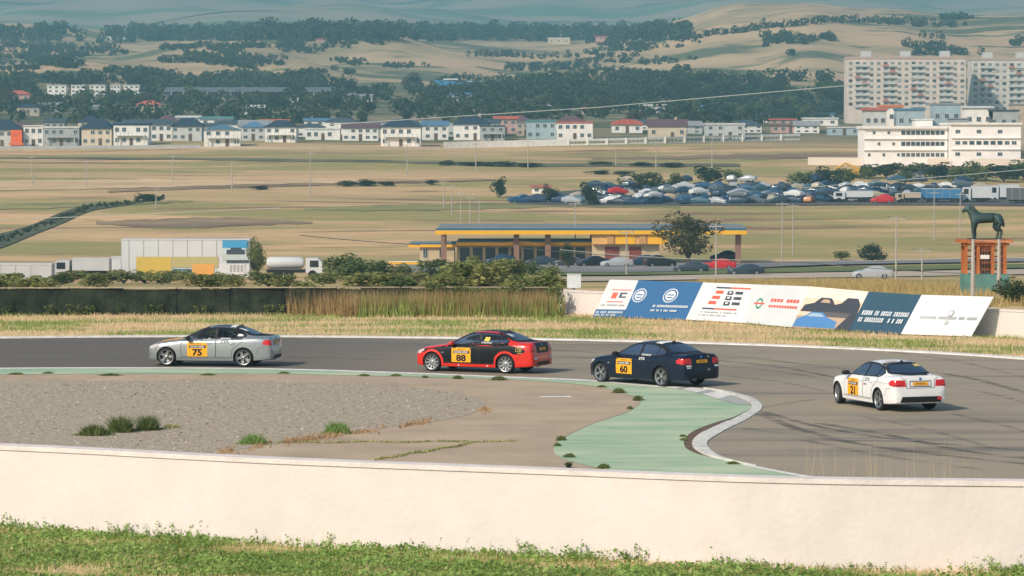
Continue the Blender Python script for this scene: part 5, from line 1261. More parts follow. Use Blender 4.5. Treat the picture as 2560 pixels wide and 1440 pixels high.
parked(1480, 667, 'black', 200, 'black car at the station left of the silver car', tall=1.1); parked(1541, 668, 'silver', 190, 'silver car parked in front of the station'); parked(1650, 668, 'black', 10, 'black car under the station tree', tall=1.2)
parked(1608, 666, 'navy', 185, 'dark blue car right of the silver car', tall=1.15); parked(1727, 681, 'dark', 178, 'dark car on the road left of the red car'); parked(1797, 674, 'red', 182, 'bright red car on the roadside', 1.0, 1.05); parked(1812, 655, 'black', 175, 'black tall car behind the red one', 1.0, 1.25)
parked(1864, 688, 'dark', 182, 'dark hatchback on the verge right of the red car'); parked(2180, 697, 'silver', 180, 'silver car driving on the sandy road'); parked(1250, 664, 'navy', 185, 'dark blue car behind the station bushes', tall=1.2); parked(1350, 664, 'dark', 185, 'grey-blue car by the station glazing'); parked(1420, 666, 'dark', 170, 'dark car beside the small conifer')
# ---- roads and verges
def land_ribbon(name, lst, wpx, m, label, cat, lift=.12, kind='structure', n=8):
    """lst: photograph pixels of the strip's lower and upper edge"""
    a = spline([p for p, _ in lst], n); b = spline([q for _, q in lst], n); mb = MB()
    A = [hit(*p) for p in a]; B = [hit(*q) for q in b]; M = 4
    for i in range(len(A) - 1):
        for j in range(M):
            q = [A[i].lerp(B[i], j / M), A[i + 1].lerp(B[i + 1], j / M), A[i + 1].lerp(B[i + 1], (j + 1) / M), A[i].lerp(B[i], (j + 1) / M)]
            mb.poly([(v.x, v.y, ter(v.x, v.y) + lift) for v in q])
    return tag(mb.build(name, m), label, cat, kind=kind)
road_m = mat('far_asphalt', (.20, .19, .185), rough=.85, var=.12, scale=.1); sand_m = mat('sandy_road', (.46, .37, .27), rough=.95, var=.12, scale=.08); vgr = mat('green_verge', (.10, .14, .03), rough=.95, var=.2, scale=.15, col2=(.17, .19, .06))
land_ribbon('sandy_road', [((1290, 708), (1290, 698)), ((1600, 703), (1600, 692)), ((2000, 697), (2000, 684)), ((2420, 690), (2420, 677)), ((2900, 680), (2900, 668))], 0, sand_m, 'pale sandy road beyond the sponsor boards', 'road', .10)
land_ribbon('verge', [((1400, 691), (1400, 676)), ((1700, 689), (1700, 678)), ((2000, 683), (2000, 671)), ((2420, 675), (2420, 664)), ((2900, 666), (2900, 656))], 0, vgr, 'green grass verge between the two roads', 'grass', .16)
land_ribbon('asphalt_road', [((1380, 684), (1380, 678)), ((1650, 683), (1650, 675)), ((1900, 672), (1900, 661)), ((2100, 665), (2100, 655)), ((2420, 659), (2420, 651)), ((2900, 652), (2900, 645))], 0, road_m, 'grey asphalt road passing the station', 'road', .22)
land_ribbon('station_forecourt', [((1000, 684), (1000, 664)), ((1400, 680), (1400, 662)), ((1700, 672), (1700, 658)), ((1850, 662), (1850, 652))], 0, mat('forecourt', (.25, .23, .21), rough=.9, var=.12, scale=.1), 'grey forecourt in front of the station', 'pavement', .14)
land_ribbon('yard_ground', [((1290, 512), (1290, 494)), ((1480, 515), (1480, 474)), ((1800, 515), (1800, 470)), ((2200, 514), (2200, 470)), ((2620, 516), (2620, 474))], 0, mat('dark_yard', (.09, .085, .075), rough=.95, var=.3, scale=.2), 'dark ground of the scrapyard', 'ground', .1)  # mottled dark tone over the whole yard strip
def strip(name, lst, m, label, cat, lift, jit=2.2):
    a = spline([p for p, _ in lst], 14); b = spline([q for _, q in lst], 14); k = len(a)
    f = lambda i, s: jit * (noise.noise(Vector((i * .37, s, 0))) + .7 * noise.noise(Vector((i * 1.3, s, 4))))
    return land_ribbon(name, [((p[0], p[1] + f(i, 1.5)), (q[0], q[1] + f(i, 7.5))) for i, (p, q) in enumerate(zip(a, b))], 0, m, label, cat, lift, n=1)
stm = lambda n_, c, c2: mat(n_, c, rough=.95, var=.25, scale=.09, col2=c2, detail=8, stretch=(.5, 1, 1))
soil1, straw1, grass1 = stm('ploughed_soil', (.19, .115, .07), (.33, .23, .13)), stm('pale_stubble', (.58, .39, .21), (.74, .52, .29)), stm('green_strip', (.19, .19, .06), (.33, .29, .11))
strip('stubble_strip', [((-80, 478), (-80, 452)), ((250, 473), (250, 450)), ((560, 464), (560, 450)), ((900, 457), (900, 448))], straw1, 'pale stubble strip across the left field', 'field', .08)
strip('green_field_strip', [((-80, 527), (-80, 508)), ((150, 521), (150, 508)), ((360, 512), (360, 503)), ((480, 505), (480, 502))], grass1, 'green strip along the ditch in the left field', 'field', .09)
strip('ploughed_strip', [((240, 560), (240, 554)), ((420, 572), (420, 548)), ((600, 566), (600, 545)), ((780, 560), (780, 556))], soil1, 'dark brown ploughed strip behind the billboard trailer', 'field', .09)
strip('ploughed_strip', [((1480, 398), (1480, 395)), ((1750, 399), (1750, 388)), ((2000, 398), (2000, 384)), ((2160, 396), (2160, 382))], soil1, 'dark brown ploughed strip left of the big white building', 'field', .09)
strip('ditch_bank', [((270, 482), (270, 478)), ((480, 474), (480, 468)), ((760, 466), (760, 461)), ((1020, 458), (1020, 454)), ((1240, 452), (1240, 449))], soil1, 'thin brown bank running across the fields', 'field', .12, 1.2)
strip('ditch_bank', [((-80, 396), (-80, 392)), ((400, 400), (400, 395)), ((900, 406), (900, 400)), ((1300, 416), (1300, 408)), ((1850, 418), (1850, 409))], stm('overgrown_bank', (.075, .085, .04), (.22, .19, .09)), 'thin dark overgrown bank below the village', 'field', .12, 1.4)
strip('green_field_strip', [((760, 525), (760, 519)), ((950, 528), (950, 514)), ((1200, 524), (1200, 508)), ((1480, 518), (1480, 506)), ((1700, 522), (1700, 514))], grass1, 'olive strip in front of the scrapyard', 'field', .07)
ditch = mat('ditch_growth', (.05, .065, .03), rough=.95, var=.4, scale=.3, col2=(.13, .13, .06))
land_ribbon('ditch', [((-80, 640), (-80, 590)), ((0, 622), (0, 585)), ((80, 590), (80, 563)), ((160, 558), (160, 530)), ((230, 528), (230, 513)), ((330, 512), (330, 505)), ((410, 498), (410, 490))], 0, ditch, 'dark overgrown ditch crossing the left field', 'ditch', .15)
# ---- trucks and trailers on the left
def truck_box(px0, px1, yt, yb, d, depth, m, name, label, cat='trailer', extra=None, wheels=True):
    s = d / F; b = ground((px0 + px1) / 2, d); z = at(0, yb, d).z; root = empty(name, ((px0 + px1) / 2 * s - 1280 * s, d, z)); tag(root, label, cat); w = (px1 - px0) * s; h = (yb - yt) * s
    MB().box(-w / 2, w / 2, 0, depth, 1.0 if wheels else -.5, h).build('box_body', m, root); MB().box(-w / 2 - .04, w / 2 + .04, -.05, depth + .05, h + .01, h + .12).build('roof_rail', mat('trailer_rail', (.55, .56, .55), rough=.6), root)
    for k in range(int(w / 1.6)): MB().box(-.03, .03, -.04, 0, 1.05 if wheels else 0, h - .05).build('rib', mat('trailer_rib', (.42, .44, .44), rough=.6), root).location = (-w / 2 + .8 + k * 1.6, -.005, 0)
    if wheels:
        for x in (-w * .32, -w * .32 + 1.25, w * .28, w * .28 + 1.25):
            o = link('wheel', SW, tyre_m, root); o.location = (x, .1, .5); o.scale = (1.6, 1.6, 1.6)
        MB().box(-w * .46, w * .46, .3, depth - .3, .75, .98).build('chassis', car_black, root)
    if z - .3 > b.z: MB().box(-w / 2 - 1.5, w / 2 + 1.5, -1.5, depth + 1.5, b.z - z - .5, -.02).build('hardstanding', mat('hardstanding', (.30, .25, .19), rough=.95, var=.1), root)
    return root, s
TD = 372
tw = mat('trailer_white', (.55, .57, .57), rough=.6, var=.06, scale=.3); tg = mat('trailer_grey', (.45, .47, .47), rough=.6, var=.08, scale=.3)
r0, s_ = truck_box(303, 623, 600, 702, TD, 2.6, tw, 'billboard_trailer', 'huge white trailer with yellow lower panels and a car picture at its right end', wheels=False)
def bb(nm, x0, x1, y0, y1, m, k=1, par=r0): c = (303 + 623) / 2; MB().box((x0 - c) * s_, (x1 - c) * s_, -.05 - .012 * k, -.045, (702 - y1) * s_, (702 - y0) * s_).build(nm, m, par)
byl = board_col('mustard', (.55, .40, .08)); bor = board_col('amber', (.66, .34, .08)); bsky = board_col('sky', (.06, .30, .52)); bcl = board_col('cloud', (.50, .58, .62)); bdk = board_col('picture_car', (.05, .07, .09)); bsnow = board_col('snow', (.45, .52, .50))
bb('lower_panel', 340, 428, 642, 696, byl); bb('lower_panel', 430, 545, 642, 668, board_col('dull_yellow', (.42, .38, .16))); bb('lower_panel', 480, 535, 660, 690, bor, 2); bb('lower_panel', 432, 478, 672, 694, board_col('teal_print', (.10, .20, .24)), 2)
bb('picture_sky', 556, 620, 601, 620, bsky); bb('picture_cloud', 556, 620, 620, 632, bcl); bb('picture_ground', 556, 620, 632, 650, bsnow); bb('picture_car', 566, 612, 624, 636, bdk, 2); bb('picture_car', 576, 604, 619, 624, bdk, 2); bb('picture_shadow', 566, 622, 651, 657, bdk, 2); bb('lower_panel', 548, 612, 659, 698, board_col('white', (.6, .6, .6)))
for k in range(4): bb('print', 574 + k * 9, 580 + k * 9, 662, 680, BGR, 2)
def cab_truck(px0, px1, yt, yb, d, m, label, tank=False, facing=1):
    s = d / F; b = ground((px0 + px1) / 2, d); z = at(0, yb, d).z; root = empty('truck', ((px0 + px1) / 2 * s - 1280 * s, d, z)); tag(root, label, 'truck', 'trucks parked beyond the fence'); w = (px1 - px0) * s; h = (yb - yt) * s; f = facing
    cw = min(2.3, w * .3); bx = -f * w / 2
    mb = MB(); A = [(f * w / 2, 1.0), (f * w / 2 - f * .1, 1.9), (f * w / 2 - f * .55, h * .95), (f * (w / 2 - cw), h * .95), (f * (w / 2 - cw), .7), (f * w / 2, .7)]
    mb.poly([(x, 0, zz) for x, zz in A]); mb.poly([(x, 2.4, zz) for x, zz in A][::-1])
    for i in range(len(A)): mb.poly([(A[i][0], 0, A[i][1]), (A[i][0], 2.4, A[i][1]), (A[(i + 1) % 6][0], 2.4, A[(i + 1) % 6][1]), (A[(i + 1) % 6][0], 0, A[(i + 1) % 6][1])])
    mb.build('cab', m, root, fix=True); x0, x1 = sorted((f * (w / 2 - .45), f * (w / 2 - cw * .75))); MB().box(x0, x1, -.03, 0, h * .55, h * .85).build('cab_window', pglass, root)
    x0, x1 = sorted((bx, f * (w / 2 - cw - .3)))
    if tank: MB().tube([(x0, 1.2, 1.1 + (h - 1.1) / 2), (x0 + .3, 1.2, 1.1 + (h - 1.1) / 2), (x1 - .3, 1.2, 1.1 + (h - 1.1) / 2), (x1, 1.2, 1.1 + (h - 1.1) / 2)], 1, 18, radii=[(h - 1.1) * .35, (h - 1.1) / 2, (h - 1.1) / 2, (h - 1.1) * .35]).build('tank', m, root, smooth=True)
    else: MB().box(x0, x1, 0, 2.4, 1.1, h).build('cargo_box', m, root); MB().box(x0 - .02, x1 + .02, -.03, 2.43, h + .005, h + .08).build('box_top', mat('trailer_rail', (.55, .56, .55)), root)
    MB().box(min(bx, f * w / 2), max(bx, f * w / 2), .3, 2.1, .7, 1.0).build('chassis', car_black, root)
    for x in (f * (w / 2 - 1.1), bx + f * 1.2, bx + f * 2.4):
        for y in (.1, 2.3): o = link('wheel', SW, tyre_m, root); o.location = (x, y, .5); o.scale = (1.6, 1.4, 1.6)
    if z - .3 > b.z: MB().box(-w / 2 - 1, w / 2 + 1, -1, 3.5, b.z - z - .5, -.02).build('hardstanding', mat('hardstanding', (.3, .25, .2)), root)
    return root
cab_truck(665, 806, 643, 698, 372, tw, 'white tanker truck right of the billboard trailer', True, 1); cab_truck(130, 272, 648, 702, 366, tg, 'white box truck left of the billboard trailer', False, -1)
truck_box(-60, 128, 662, 712, 352, 2.5, tg, 'container', 'long grey-white container at the left edge beyond the fence', 'container', wheels=False); truck_box(276, 302, 645, 700, 376, 2.5, tw, 'container', 'small white container against the billboard trailer', 'container', wheels=False)
ys = empty('yellow_sign', hit(1010, 668)); s_ = ys.location.y / F; MB().box(-40 * s_, 40 * s_, 0, .3, 7 * s_, 13 * s_).build('sign_panel', st_y, ys); MB().box(-40 * s_, 40 * s_, -.02, .32, 13 * s_ + .01, 15 * s_).build('sign_top', wm('white'), ys); [MB().box(-.1, .1, .05, .25, -.5, 7 * s_).build('post', frame_m, ys).__setattr__('location', (x * s_, 0, 0)) for x in (-30, 30)]
tag(ys, 'low yellow sign board among the bushes left of the station', 'sign')
# ---- scrapyard: rows of wrecks, some stacked
g = random.Random(5); cols = ['navy', 'blue', 'navy', 'silver', 'white', 'dark', 'grey', 'teal', 'dark', 'silver', 'blue', 'grey', 'dark', 'navy', 'navy', 'teal', 'grey', 'navy', 'blue', 'dark', 'dark', 'navy', 'dark', 'navy', 'grey', 'white', 'beige'] * 4 + ['red', 'orange']
words = dict(navy='navy', blue='blue', silver='silver', white='white', dark='dark', grey='grey', teal='greenish-blue', beige='beige', red='red', orange='orange')
def wreck(x, y, z, col, rz, layer):
    o = link('wrecked_car', car_mesh(WRECK, col), None); o.location = (x, y, z); o.rotation_euler = (R(g.uniform(-5, 5)) if layer else 0, R(g.uniform(-4, 4)), rz); o.scale = (g.uniform(.92, 1.05), 1, g.uniform(.9, 1.12))
    tag(o, words[col] + (' wrecked car lying on top of others in the crowded scrapyard' if layer else ' wrecked car standing on the ground in the crowded scrapyard'), 'car', 'wrecked cars in the scrapyard')
for row, d in enumerate((692, 697, 703, 709, 716, 724, 733, 743)):
    px0, px1 = (1490 - 10 * row + (60 if row > 4 else 0), 2110 + 50 * row); x = (px0 - 1280) * d / F
    while x < (px1 - 1280) * d / F:
        if g.random() > .07:
            col = g.choice(cols); rz = g.uniform(-.5, .5) + g.choice((0, math.pi, math.pi / 2)); y = d + g.uniform(-1.5, 1.5); wreck(x, y, ter(x, y) + .02, col, rz, 0)
            if g.random() < .2: wreck(x + g.uniform(-.4, .4), y, ter(x, y) + 1.38, g.choice(cols), rz + g.uniform(-.4, .4), 1)
        x += g.uniform(3.0, 4.4)
for px, d in ((1295, 700), (1318, 703), (1340, 701), (1312, 708), (1350, 709), (1406, 700), (1424, 706), (1430, 699), (1452, 703), (1400, 712)):
    p = ground(px, d); wreck(p.x, p.y, p.z + .02, g.choice(cols), g.uniform(-.3, .3), 0)
cab_truck(2084, 2182, 478, 506, 690, tw, 'white lorry in the scrapyard left of the red pickup', False, -1); parked(2205, 505, 'red', 180, 'bright red pickup-sized car among the scrapyard lorries', 1.05, 1.3, d=686)
truck_box(2306, 2402, 473, 508, 690, 2.5, mat('trailer_blue', (.05, .19, .36), rough=.6, var=.1, scale=.3), 'curtain_trailer', 'blue curtain-sided trailer in the scrapyard')
cab_truck(2240, 2302, 482, 508, 688, mat('lorry_beige', (.46, .38, .28), rough=.6, var=.1), 'beige tipper lorry beside the blue trailer', False, -1); cab_truck(2404, 2480, 466, 508, 692, tw, 'white lorry right of the blue trailer', False, -1); cab_truck(2474, 2548, 462, 506, 705, tw, 'second white lorry right of the blue trailer', False, -1)
truck_box(2520, 2640, 470, 512, 688, 2.5, mat('trailer_dark', (.12, .12, .12), rough=.7, var=.1), 'dark_trailer', 'dark trailer at the right end of the scrapyard')
def machine(px, yb, c, label):
    b = hit(px, yb); s = b.y / F; root = empty('digger', b); tag(root, label, 'machine')
    MB().box(-2.3, 2.3, 0, 2.4, 0, .9).build('tracks', car_black, root); m = mat('digger_yellow', c, rough=.5, var=.1); MB().box(-2, 1.2, .1, 2.3, .95, 2.1).build('engine_deck', m, root); MB().box(1.2, 2.4, .1, 1.3, .95, 3.0).build('driver_cab', pglass, root); MB().tube([(1.6, 1.7, 1.8), (-2.4, 1.7, 3.6), (-4.4, 1.7, 2.4), (-4.6, 1.7, 1.2)], .28, 6).build('boom', m, root)
    MB().box(-5.1, -4.2, 1.2, 2.2, .3, 1.2).build('bucket', m, root)
machine(2140, 446, (.62, .34, .03), 'yellow digger behind the scrapyard')
house(1330, 1376, 468, 484, 'white', ('gable', 'red'), 4, 'small white hut with reddish roof by the scrapyard', 1, 2, d=735, win=.9); house(2270, 2310, 430, 446, 'blue', ('gable', 'blue'), 4, 'small blue shed behind the scrapyard hedge', 1, 2, win=.9, door=False); house(2362, 2400, 432, 448, 'pale', ('flat', 'white'), 3, 'small pale cabin behind the scrapyard hedge', 1, 2, win=.9, door=False)
# ---- timber tower gate with the horse statue
GD = 196.0; gs = GD / F; gz = at(0, 728, GD).z; gx = (2460 - 1280) * gs
wood_m = mat('orange_timber', (.42, .13, .035), rough=.7, var=.25, scale=2.5, stretch=(1, 1, .25)); wood_d = mat('dark_timber', (.20, .06, .025), rough=.75, var=.25, scale=2.5)
gate = empty('timber_gate', (gx, GD, gz)); tag(gate, 'orange timber tower gate on a green base, carrying the horse statue', 'gate'); Hh = lambda py: (728 - py) * gs
base_m = mat('green_sheet', (.10, .22, .19), rough=.7, var=.15, scale=1.0); MB().box(-1.25, 1.35, -.9, .9, ter(gx, GD) - gz - .4, Hh(684)).build('base', base_m, gate)
for x in (-1.12, -.42, .42, 1.12):
    for y in (-.72, .72): MB().box(-.085, .085, -.085, .085, 0, Hh(606) - Hh(684)).build('post', wood_m, gate).location = (x, y, Hh(684))
MB().box(-1.55, 1.55, -1.0, 1.0, Hh(606) + .01, Hh(598)).build('deck', wood_m, gate); MB().box(-1.35, 1.35, -.85, -.78, Hh(613), Hh(607)).build('lintel', wood_m, gate)
for z in (625, 640, 655, 672): MB().box(-1.2, 1.2, -.70, -.64, Hh(z) - .05, Hh(z) + .05).build('rail', wood_d, gate)
for k in range(6): MB().box(-.06, .06, .62, .66, 0, Hh(606) - Hh(684)).build('back_slat', wood_d, gate).location = (-.36 + k * .145, 0, Hh(684))
MB().box(-.30, .22, -.78, -.74, Hh(646), Hh(636)).build('plaque', wm('white'), gate)
MB().box(-.25, .55, -.74, -.70, Hh(620), Hh(610)).build('dark_board', wood_d, gate)
horse_m = mat('weathered_bronze', (.04, .075, .072), rough=.55, var=.25, scale=3, metal=.3)
def horse_mesh():
    V = [(0.55, 0, 1.22), (0.15, 0, 1.20), (-0.35, 0, 1.22), (-0.62, 0, 1.28), (-0.85, 0, 1.55), (-0.98, 0, 1.82), (-1.18, 0, 1.74), (-1.40, 0, 1.56), (0.78, 0, 1.22), (0.98, 0, 1.05), (1.02, 0, .68), (-.98, .07, 2.0), (-.98, -.07, 2.0)]
    rad = [.33, .33, .34, .30, .22, .17, .14, .10, .25, .09, .06, .035, .035]; E = [(0, 1), (1, 2), (2, 3), (3, 4), (4, 5), (5, 6), (6, 7), (0, 8), (8, 9), (9, 10), (5, 11), (5, 12)]
    def leg(root, pts, rr):
        prev = root
        for p, r_ in zip(pts, rr): V.append(p); rad.append(r_); E.append((prev, len(V) - 1)); prev = len(V) - 1
    for s, dx in ((.17, 0), (-.17, -.16)): leg(3, [(-.58 + dx, s, .92), (-.62 + dx, s, .52), (-.58 + dx, s, .12), (-.66 + dx, s, .03)], [.17, .095, .07, .08])
    for s, dx in ((.17, 0), (-.17, .14)): leg(0, [(.62 + dx, s, .88), (.50 + dx, s, .66), (.74 + dx, s, .46), (.66 + dx, s, .12), (.58 + dx, s, .03)], [.24, .15, .09, .07, .08])
    me = bpy.data.meshes.new('h'); me.from_pydata(V, E, []); ob = bpy.data.objects.new('h', me); COL.objects.link(ob); ob.modifiers.new('s', 'SKIN'); sk = me.skin_vertices[0].data
    for i, r_ in enumerate(rad): sk[i].radius = (r_, r_)
    sk[1].use_root = True; sm = ob.modifiers.new('u', 'SUBSURF'); sm.levels = 2; sm.render_levels = 2
    out = bpy.data.meshes.new_from_object(ob.evaluated_get(bpy.context.evaluated_depsgraph_get())); bpy.data.objects.remove(ob, do_unlink=True); out.materials.clear(); out.shade_smooth(); return out
hs = empty('horse_statue', (gx + .12, GD, gz + Hh(598) + .005)); tag(hs, 'dark green horse statue standing on the timber gate', 'statue')
hb = link('horse', horse_mesh(), horse_m, hs); hb.scale = (1.0, 1.15, 1.0); mn = MB()
for k in range(9): t = k / 8; x, z = -.50 - .40 * t, 1.45 + .5 * t; mn.poly([(x + .05, .03, z - .03), (x + .20, .05, z - .12), (x + .13, 0, z + .06)]).poly([(x + .05, -.03, z - .03), (x + .20, -.05, z - .12), (x + .13, 0, z + .06)])
mn.build('mane', horse_m, hb); MB().box(-1.05, 1.05, -.35, .35, 0, .045).build('plinth', horse_m, hs)
# ---- poles and wires
conc = mat('pole_concrete', (.38, .35, .30), rough=.9, var=.1, scale=1.5); wire_m = mat('wire', (.10, .10, .09), rough=.6, var=0)
pale_wire = mat('pale_wire', (.45, .47, .42), rough=.5, var=0)
def pole(px, yt, yb, label, arms=1, d=None, r=None, lean=0.0):
    b = hit(px, yb) if d is None else ground(px, d); h = (at(px, yt, b.y).z - b.z); rr = r or max(.085, .0009 * b.y * .16)
    root = empty('utility_pole', b); root.rotation_euler = (0, R(lean), 0); tag(root, label, 'pole', 'utility poles on the plain'); MB().tube([(0, 0, -.4), (0, 0, h)], rr, 8, radii=[rr * 1.25, rr * .75]).build('shaft', conc, root)
    for k in range(arms):
        ar = MB().box(-.9, .9, -.06, .06, 0, .12).build('crossarm', conc, root); ar.location = (0, 0, h - .35 - .7 * k)
        for x in (-.8, 0, .8): MB().tube([(x, 0, .12), (x, 0, .30)], .05, 6).build('insulator', wm('dark'), ar)
    return root
for (px, yt, yb, lb, ln) in ((82, 390, 464, 'leftmost pole in the pale field strip, leaning slightly', -2.5), (217, 400, 468, 'second pole from the left in the pale field strip', 0), (432, 388, 456, 'third pole from the left, in front of the cream houses', 0), (390, 470, 520, 'short pole by the ditch bend', 0), (775, 380, 492, 'tall pole in the middle of the left field', 1), (580, 405, 478, 'slim pole left of the tall field pole', 0),
    (1018, 360, 438, 'pole at the field edge below the broad dark hip roof', 0), (1190, 358, 430, 'pole at the field edge left of the pale blue block', 0), (1320, 352, 420, 'pole below the pale blue block', 0), (1540, 350, 415, 'pole below the steep purple-brown roof', 0), (1640, 360, 425, 'pole right of the purple-brown roof in the field', 0), (1780, 340, 440, 'pole at the brown soil strip', 0),
    (1110, 452, 520, 'first of the close row of thin masts', 0), (1130, 462, 540, 'second of the close row of thin masts', 0), (1152, 478, 556, 'third of the close row of thin masts', 0), (1175, 490, 566, 'fourth of the close row of thin masts', 0), (1198, 500, 578, 'last of the close row of thin masts', 0), (1438, 505, 660, 'pole standing before the station glazing', 0),
    (1566, 575, 690, 'pole in front of the silver parked car', 0), (1790, 560, 690, 'pole in front of the red car', 0), (1955, 505, 660, 'tall pole in the field right of the station', 0), (1982, 510, 640, 'pole close right of the tall field pole', 0), (2240, 540, 700, 'tall pole behind the boards near the round bush', 0), (2335, 478, 600, 'pole below the blue trailer', 0), (2400, 482, 590, 'pole left of the horse statue', 0), (2305, 620, 700, 'short pole on the sandy road edge', 0)):
    pole(px, yt, yb, lb, 1, lean=ln)
pole(2433, 598, 762, 'nearest pale pole left in front of the timber gate', 0, d=176, r=.11); pole(2498, 598, 752, 'nearest pale pole right in front of the timber gate', 0, d=180, r=.11)
def wire(lst, m, label, r=.035, sag=0.0):
    P = [at(px, py, d) for px, py, d in lst]; pts = []
    for i in range(len(P) - 1):
        for k in range(10): t = k / 10; q = P[i].lerp(P[i + 1], t); q.z -= sag * 4 * t * (1 - t); pts.append(q)
    pts.append(P[-1]); o = pts[0].copy(); mb = MB().tube([p - o for p in pts], r, 5); ob = mb.build('power_line', m); ob.location = o; return tag(ob, label, 'wire', kind=None)
wire([(820, 312, 900), (1500, 268, 900), (2115, 214, 900), (2700, 160, 900)], pale_wire, 'long pale cable crossing the village and rising right', .11); wire([(1300, 620, 300), (2000, 655, 300), (2700, 690, 300)], wire_m, 'dark cable falling right past the station', .03, .3); wire([(2000, 470, 520), (2400, 438, 520), (2700, 412, 520)], pale_wire, 'pale cable over the scrapyard hedge', .05)
wire([(1400, 624, 260), (1900, 650, 260), (2500, 640, 260), (2700, 634, 260)], pale_wire, 'pale cable crossing in front of the red car', .02, .2); wire([(2433, 600, 178), (2700, 615, 178)], pale_wire, 'pale wire running right from the gate top', .012); wire([(750, 588, 430), (1050, 612, 430)], wire_m, 'short dark cable over the field left of the station', .05, .1); wire([(-60, 552, 480), (250, 540, 480), (700, 520, 480)], pale_wire, 'pale cable over the left field', .045)
# ================================================================== TREES, HEDGES AND GRASS
ord_ = ['first', 'second', 'third', 'fourth', 'fifth', 'sixth', 'seventh', 'eighth', 'ninth', 'tenth', 'eleventh', 'twelfth', 'thirteenth', 'fourteenth', 'fifteenth', 'sixteenth', 'seventeenth', 'eighteenth', 'nineteenth', 'twentieth']
T = tree_px
T(1722, 522, 668, 150, 'olive', 'large olive-green tree in front of the station canopy', trunk=.2, big=True); T(1420, 598, 672, 40, 'dark', 'small dark conifer in front of the station', name='conifer', trunk=.05, big=True)
T(640, 590, 704, 52, 'mid', 'slim green tree at the right end of the billboard trailer', trunk=.1, big=True, d=366); T(1249, 438, 494, 42, 'dark', 'lone dark round tree in the field left of the scrapyard', trunk=.06); T(1375, 466, 506, 60, 'dark', 'dark bush left of the scrapyard cars', trunk=.03, cat='bush', name='bush'); T(1472, 452, 512, 66, 'dark', 'big dark bush at the left end of the scrapyard', trunk=.03, cat='bush', name='bush')
T(2180, 603, 656, 78, 'dark', 'round dark bush beside the asphalt road', trunk=.03, big=True, cat='bush', name='bush'); T(2104, 626, 652, 56, 'mid', 'small bush left of the round dark bush', trunk=.02, cat='bush', name='bush'); T(2530, 690, 765, 90, 'dark', 'dark bush right of the timber gate base', trunk=.03, big=True, cat='bush', name='bush', d=172)
for i, (px, w, yt, yb) in enumerate(((1570, 60, 444, 472), (1620, 70, 440, 472), (1690, 60, 446, 474), (1770, 70, 422, 462), (1830, 60, 436, 464), (2010, 70, 436, 468), (2060, 80, 428, 468), (2105, 60, 430, 466), (2170, 50, 424, 448), (2215, 90, 416, 446), (2262, 50, 440, 462), (2290, 80, 414, 444), (2345, 90, 418, 448), (2400, 70, 424, 460), (2440, 90, 416, 452), (2510, 90, 418, 456), (2560, 80, 412, 450))):
    T(px, yt - 15, yb, w * 1.25, ('dark', 'mid', 'mid')[i % 3], ord_[i] + ' bush from the left in the hedge behind the scrapyard', 'hedge bushes behind the scrapyard', 'bush', .02, cat='bush')
for i, (px, w, yt, yb) in enumerate(((870, 60, 448, 466), (920, 80, 447, 465), (970, 50, 452, 465), (1120, 60, 400, 413), (1180, 90, 402, 414), (1250, 90, 402, 416), (1320, 80, 404, 417), (1500, 70, 424, 436), (1560, 60, 426, 438), (1600, 80, 404, 416), (1680, 80, 404, 418), (1500, 60, 402, 414), (370, 60, 478, 504), (650, 50, 462, 474), (1080, 40, 448, 462))):
    T(px, yt, yb, w, 'dark', ord_[i] + ' low dark bush along the field ditches, counted in drawing order from the left', 'low bushes in the fields', 'bush', .02, cat='bush') if False else T(px, yt, yb, w, 'dark', 'low dark bush in the field ditches', 'low bushes in the field ditches', 'bush', .02, cat='bush')
# scrub behind the fence
for i in range(36):
    px = -20 + i * 41 + g.uniform(-12, 12); d = g.uniform(175, 330)
    yt = g.uniform(668, 702) if px < 800 else g.choice((g.uniform(632, 660), g.uniform(676, 698), g.uniform(660, 690)))
    if px > 1380: continue
    if 300 < px < 640: yt = g.uniform(668, 696)
    if 640 < px < 815 or 120 < px < 300: yt = g.uniform(688, 704)
    b = ground(px, d); h = at(px, yt, d).z - b.z
    tree(b, max(1.2, h), g.uniform(2.2, 3.6) if px < 800 else g.uniform(2.6, 5.0), g.choice(['mid', 'light', 'light', 'light']), 'shrub', 'leafy shrub growing behind the dark screen fence', 'shrubs behind the screen fence', .04, False, 'shrub')
for i, (px, yt) in enumerate(((40, 698), (150, 684), (205, 680), (290, 672), (350, 684), (440, 672), (505, 684), (590, 686), (720, 690), (860, 630), (940, 640), (1010, 655), (1090, 640), (1180, 635), (1240, 640), (1320, 650), (1370, 655))):
    d = 340; b = ground(px, d); tree(b, at(px, yt, d).z - b.z, g.uniform(2.0, 4.2), g.choice(['mid', 'mid', 'light']), 'tall_shrub', 'tall dark shrub between the fence and the trucks and station', 'tall shrubs beyond the fence', .03, False, 'shrub')
# village trees: counted rows
rows = [('behind the white houses', 18, -20, 2150, 292, 318, 34, 62), ('in the middle of the village', 26, -20, 2140, 258, 292, 40, 75), ('in the upper village below the hills', 26, -20, 2120, 222, 262, 36, 80)]
for nm, n_, a, b_, y0, y1, hh, ww in rows:
    for i in range(n_):
        px = a + (b_ - a) * (i + g.uniform(.15, .85)) / n_; yb = g.uniform(y0, y1); k = g.uniform(.7, 1.25)
        if 100 < px < 370 and 236 < yb < 262: yb = 270
        T(px, yb - hh * k, yb, ww * k * .75, g.choice(['dark', 'dark', 'dark', 'mid', 'olive']), 'dark leafy tree ' + nm, 'village trees ' + nm, 'tree', .08)
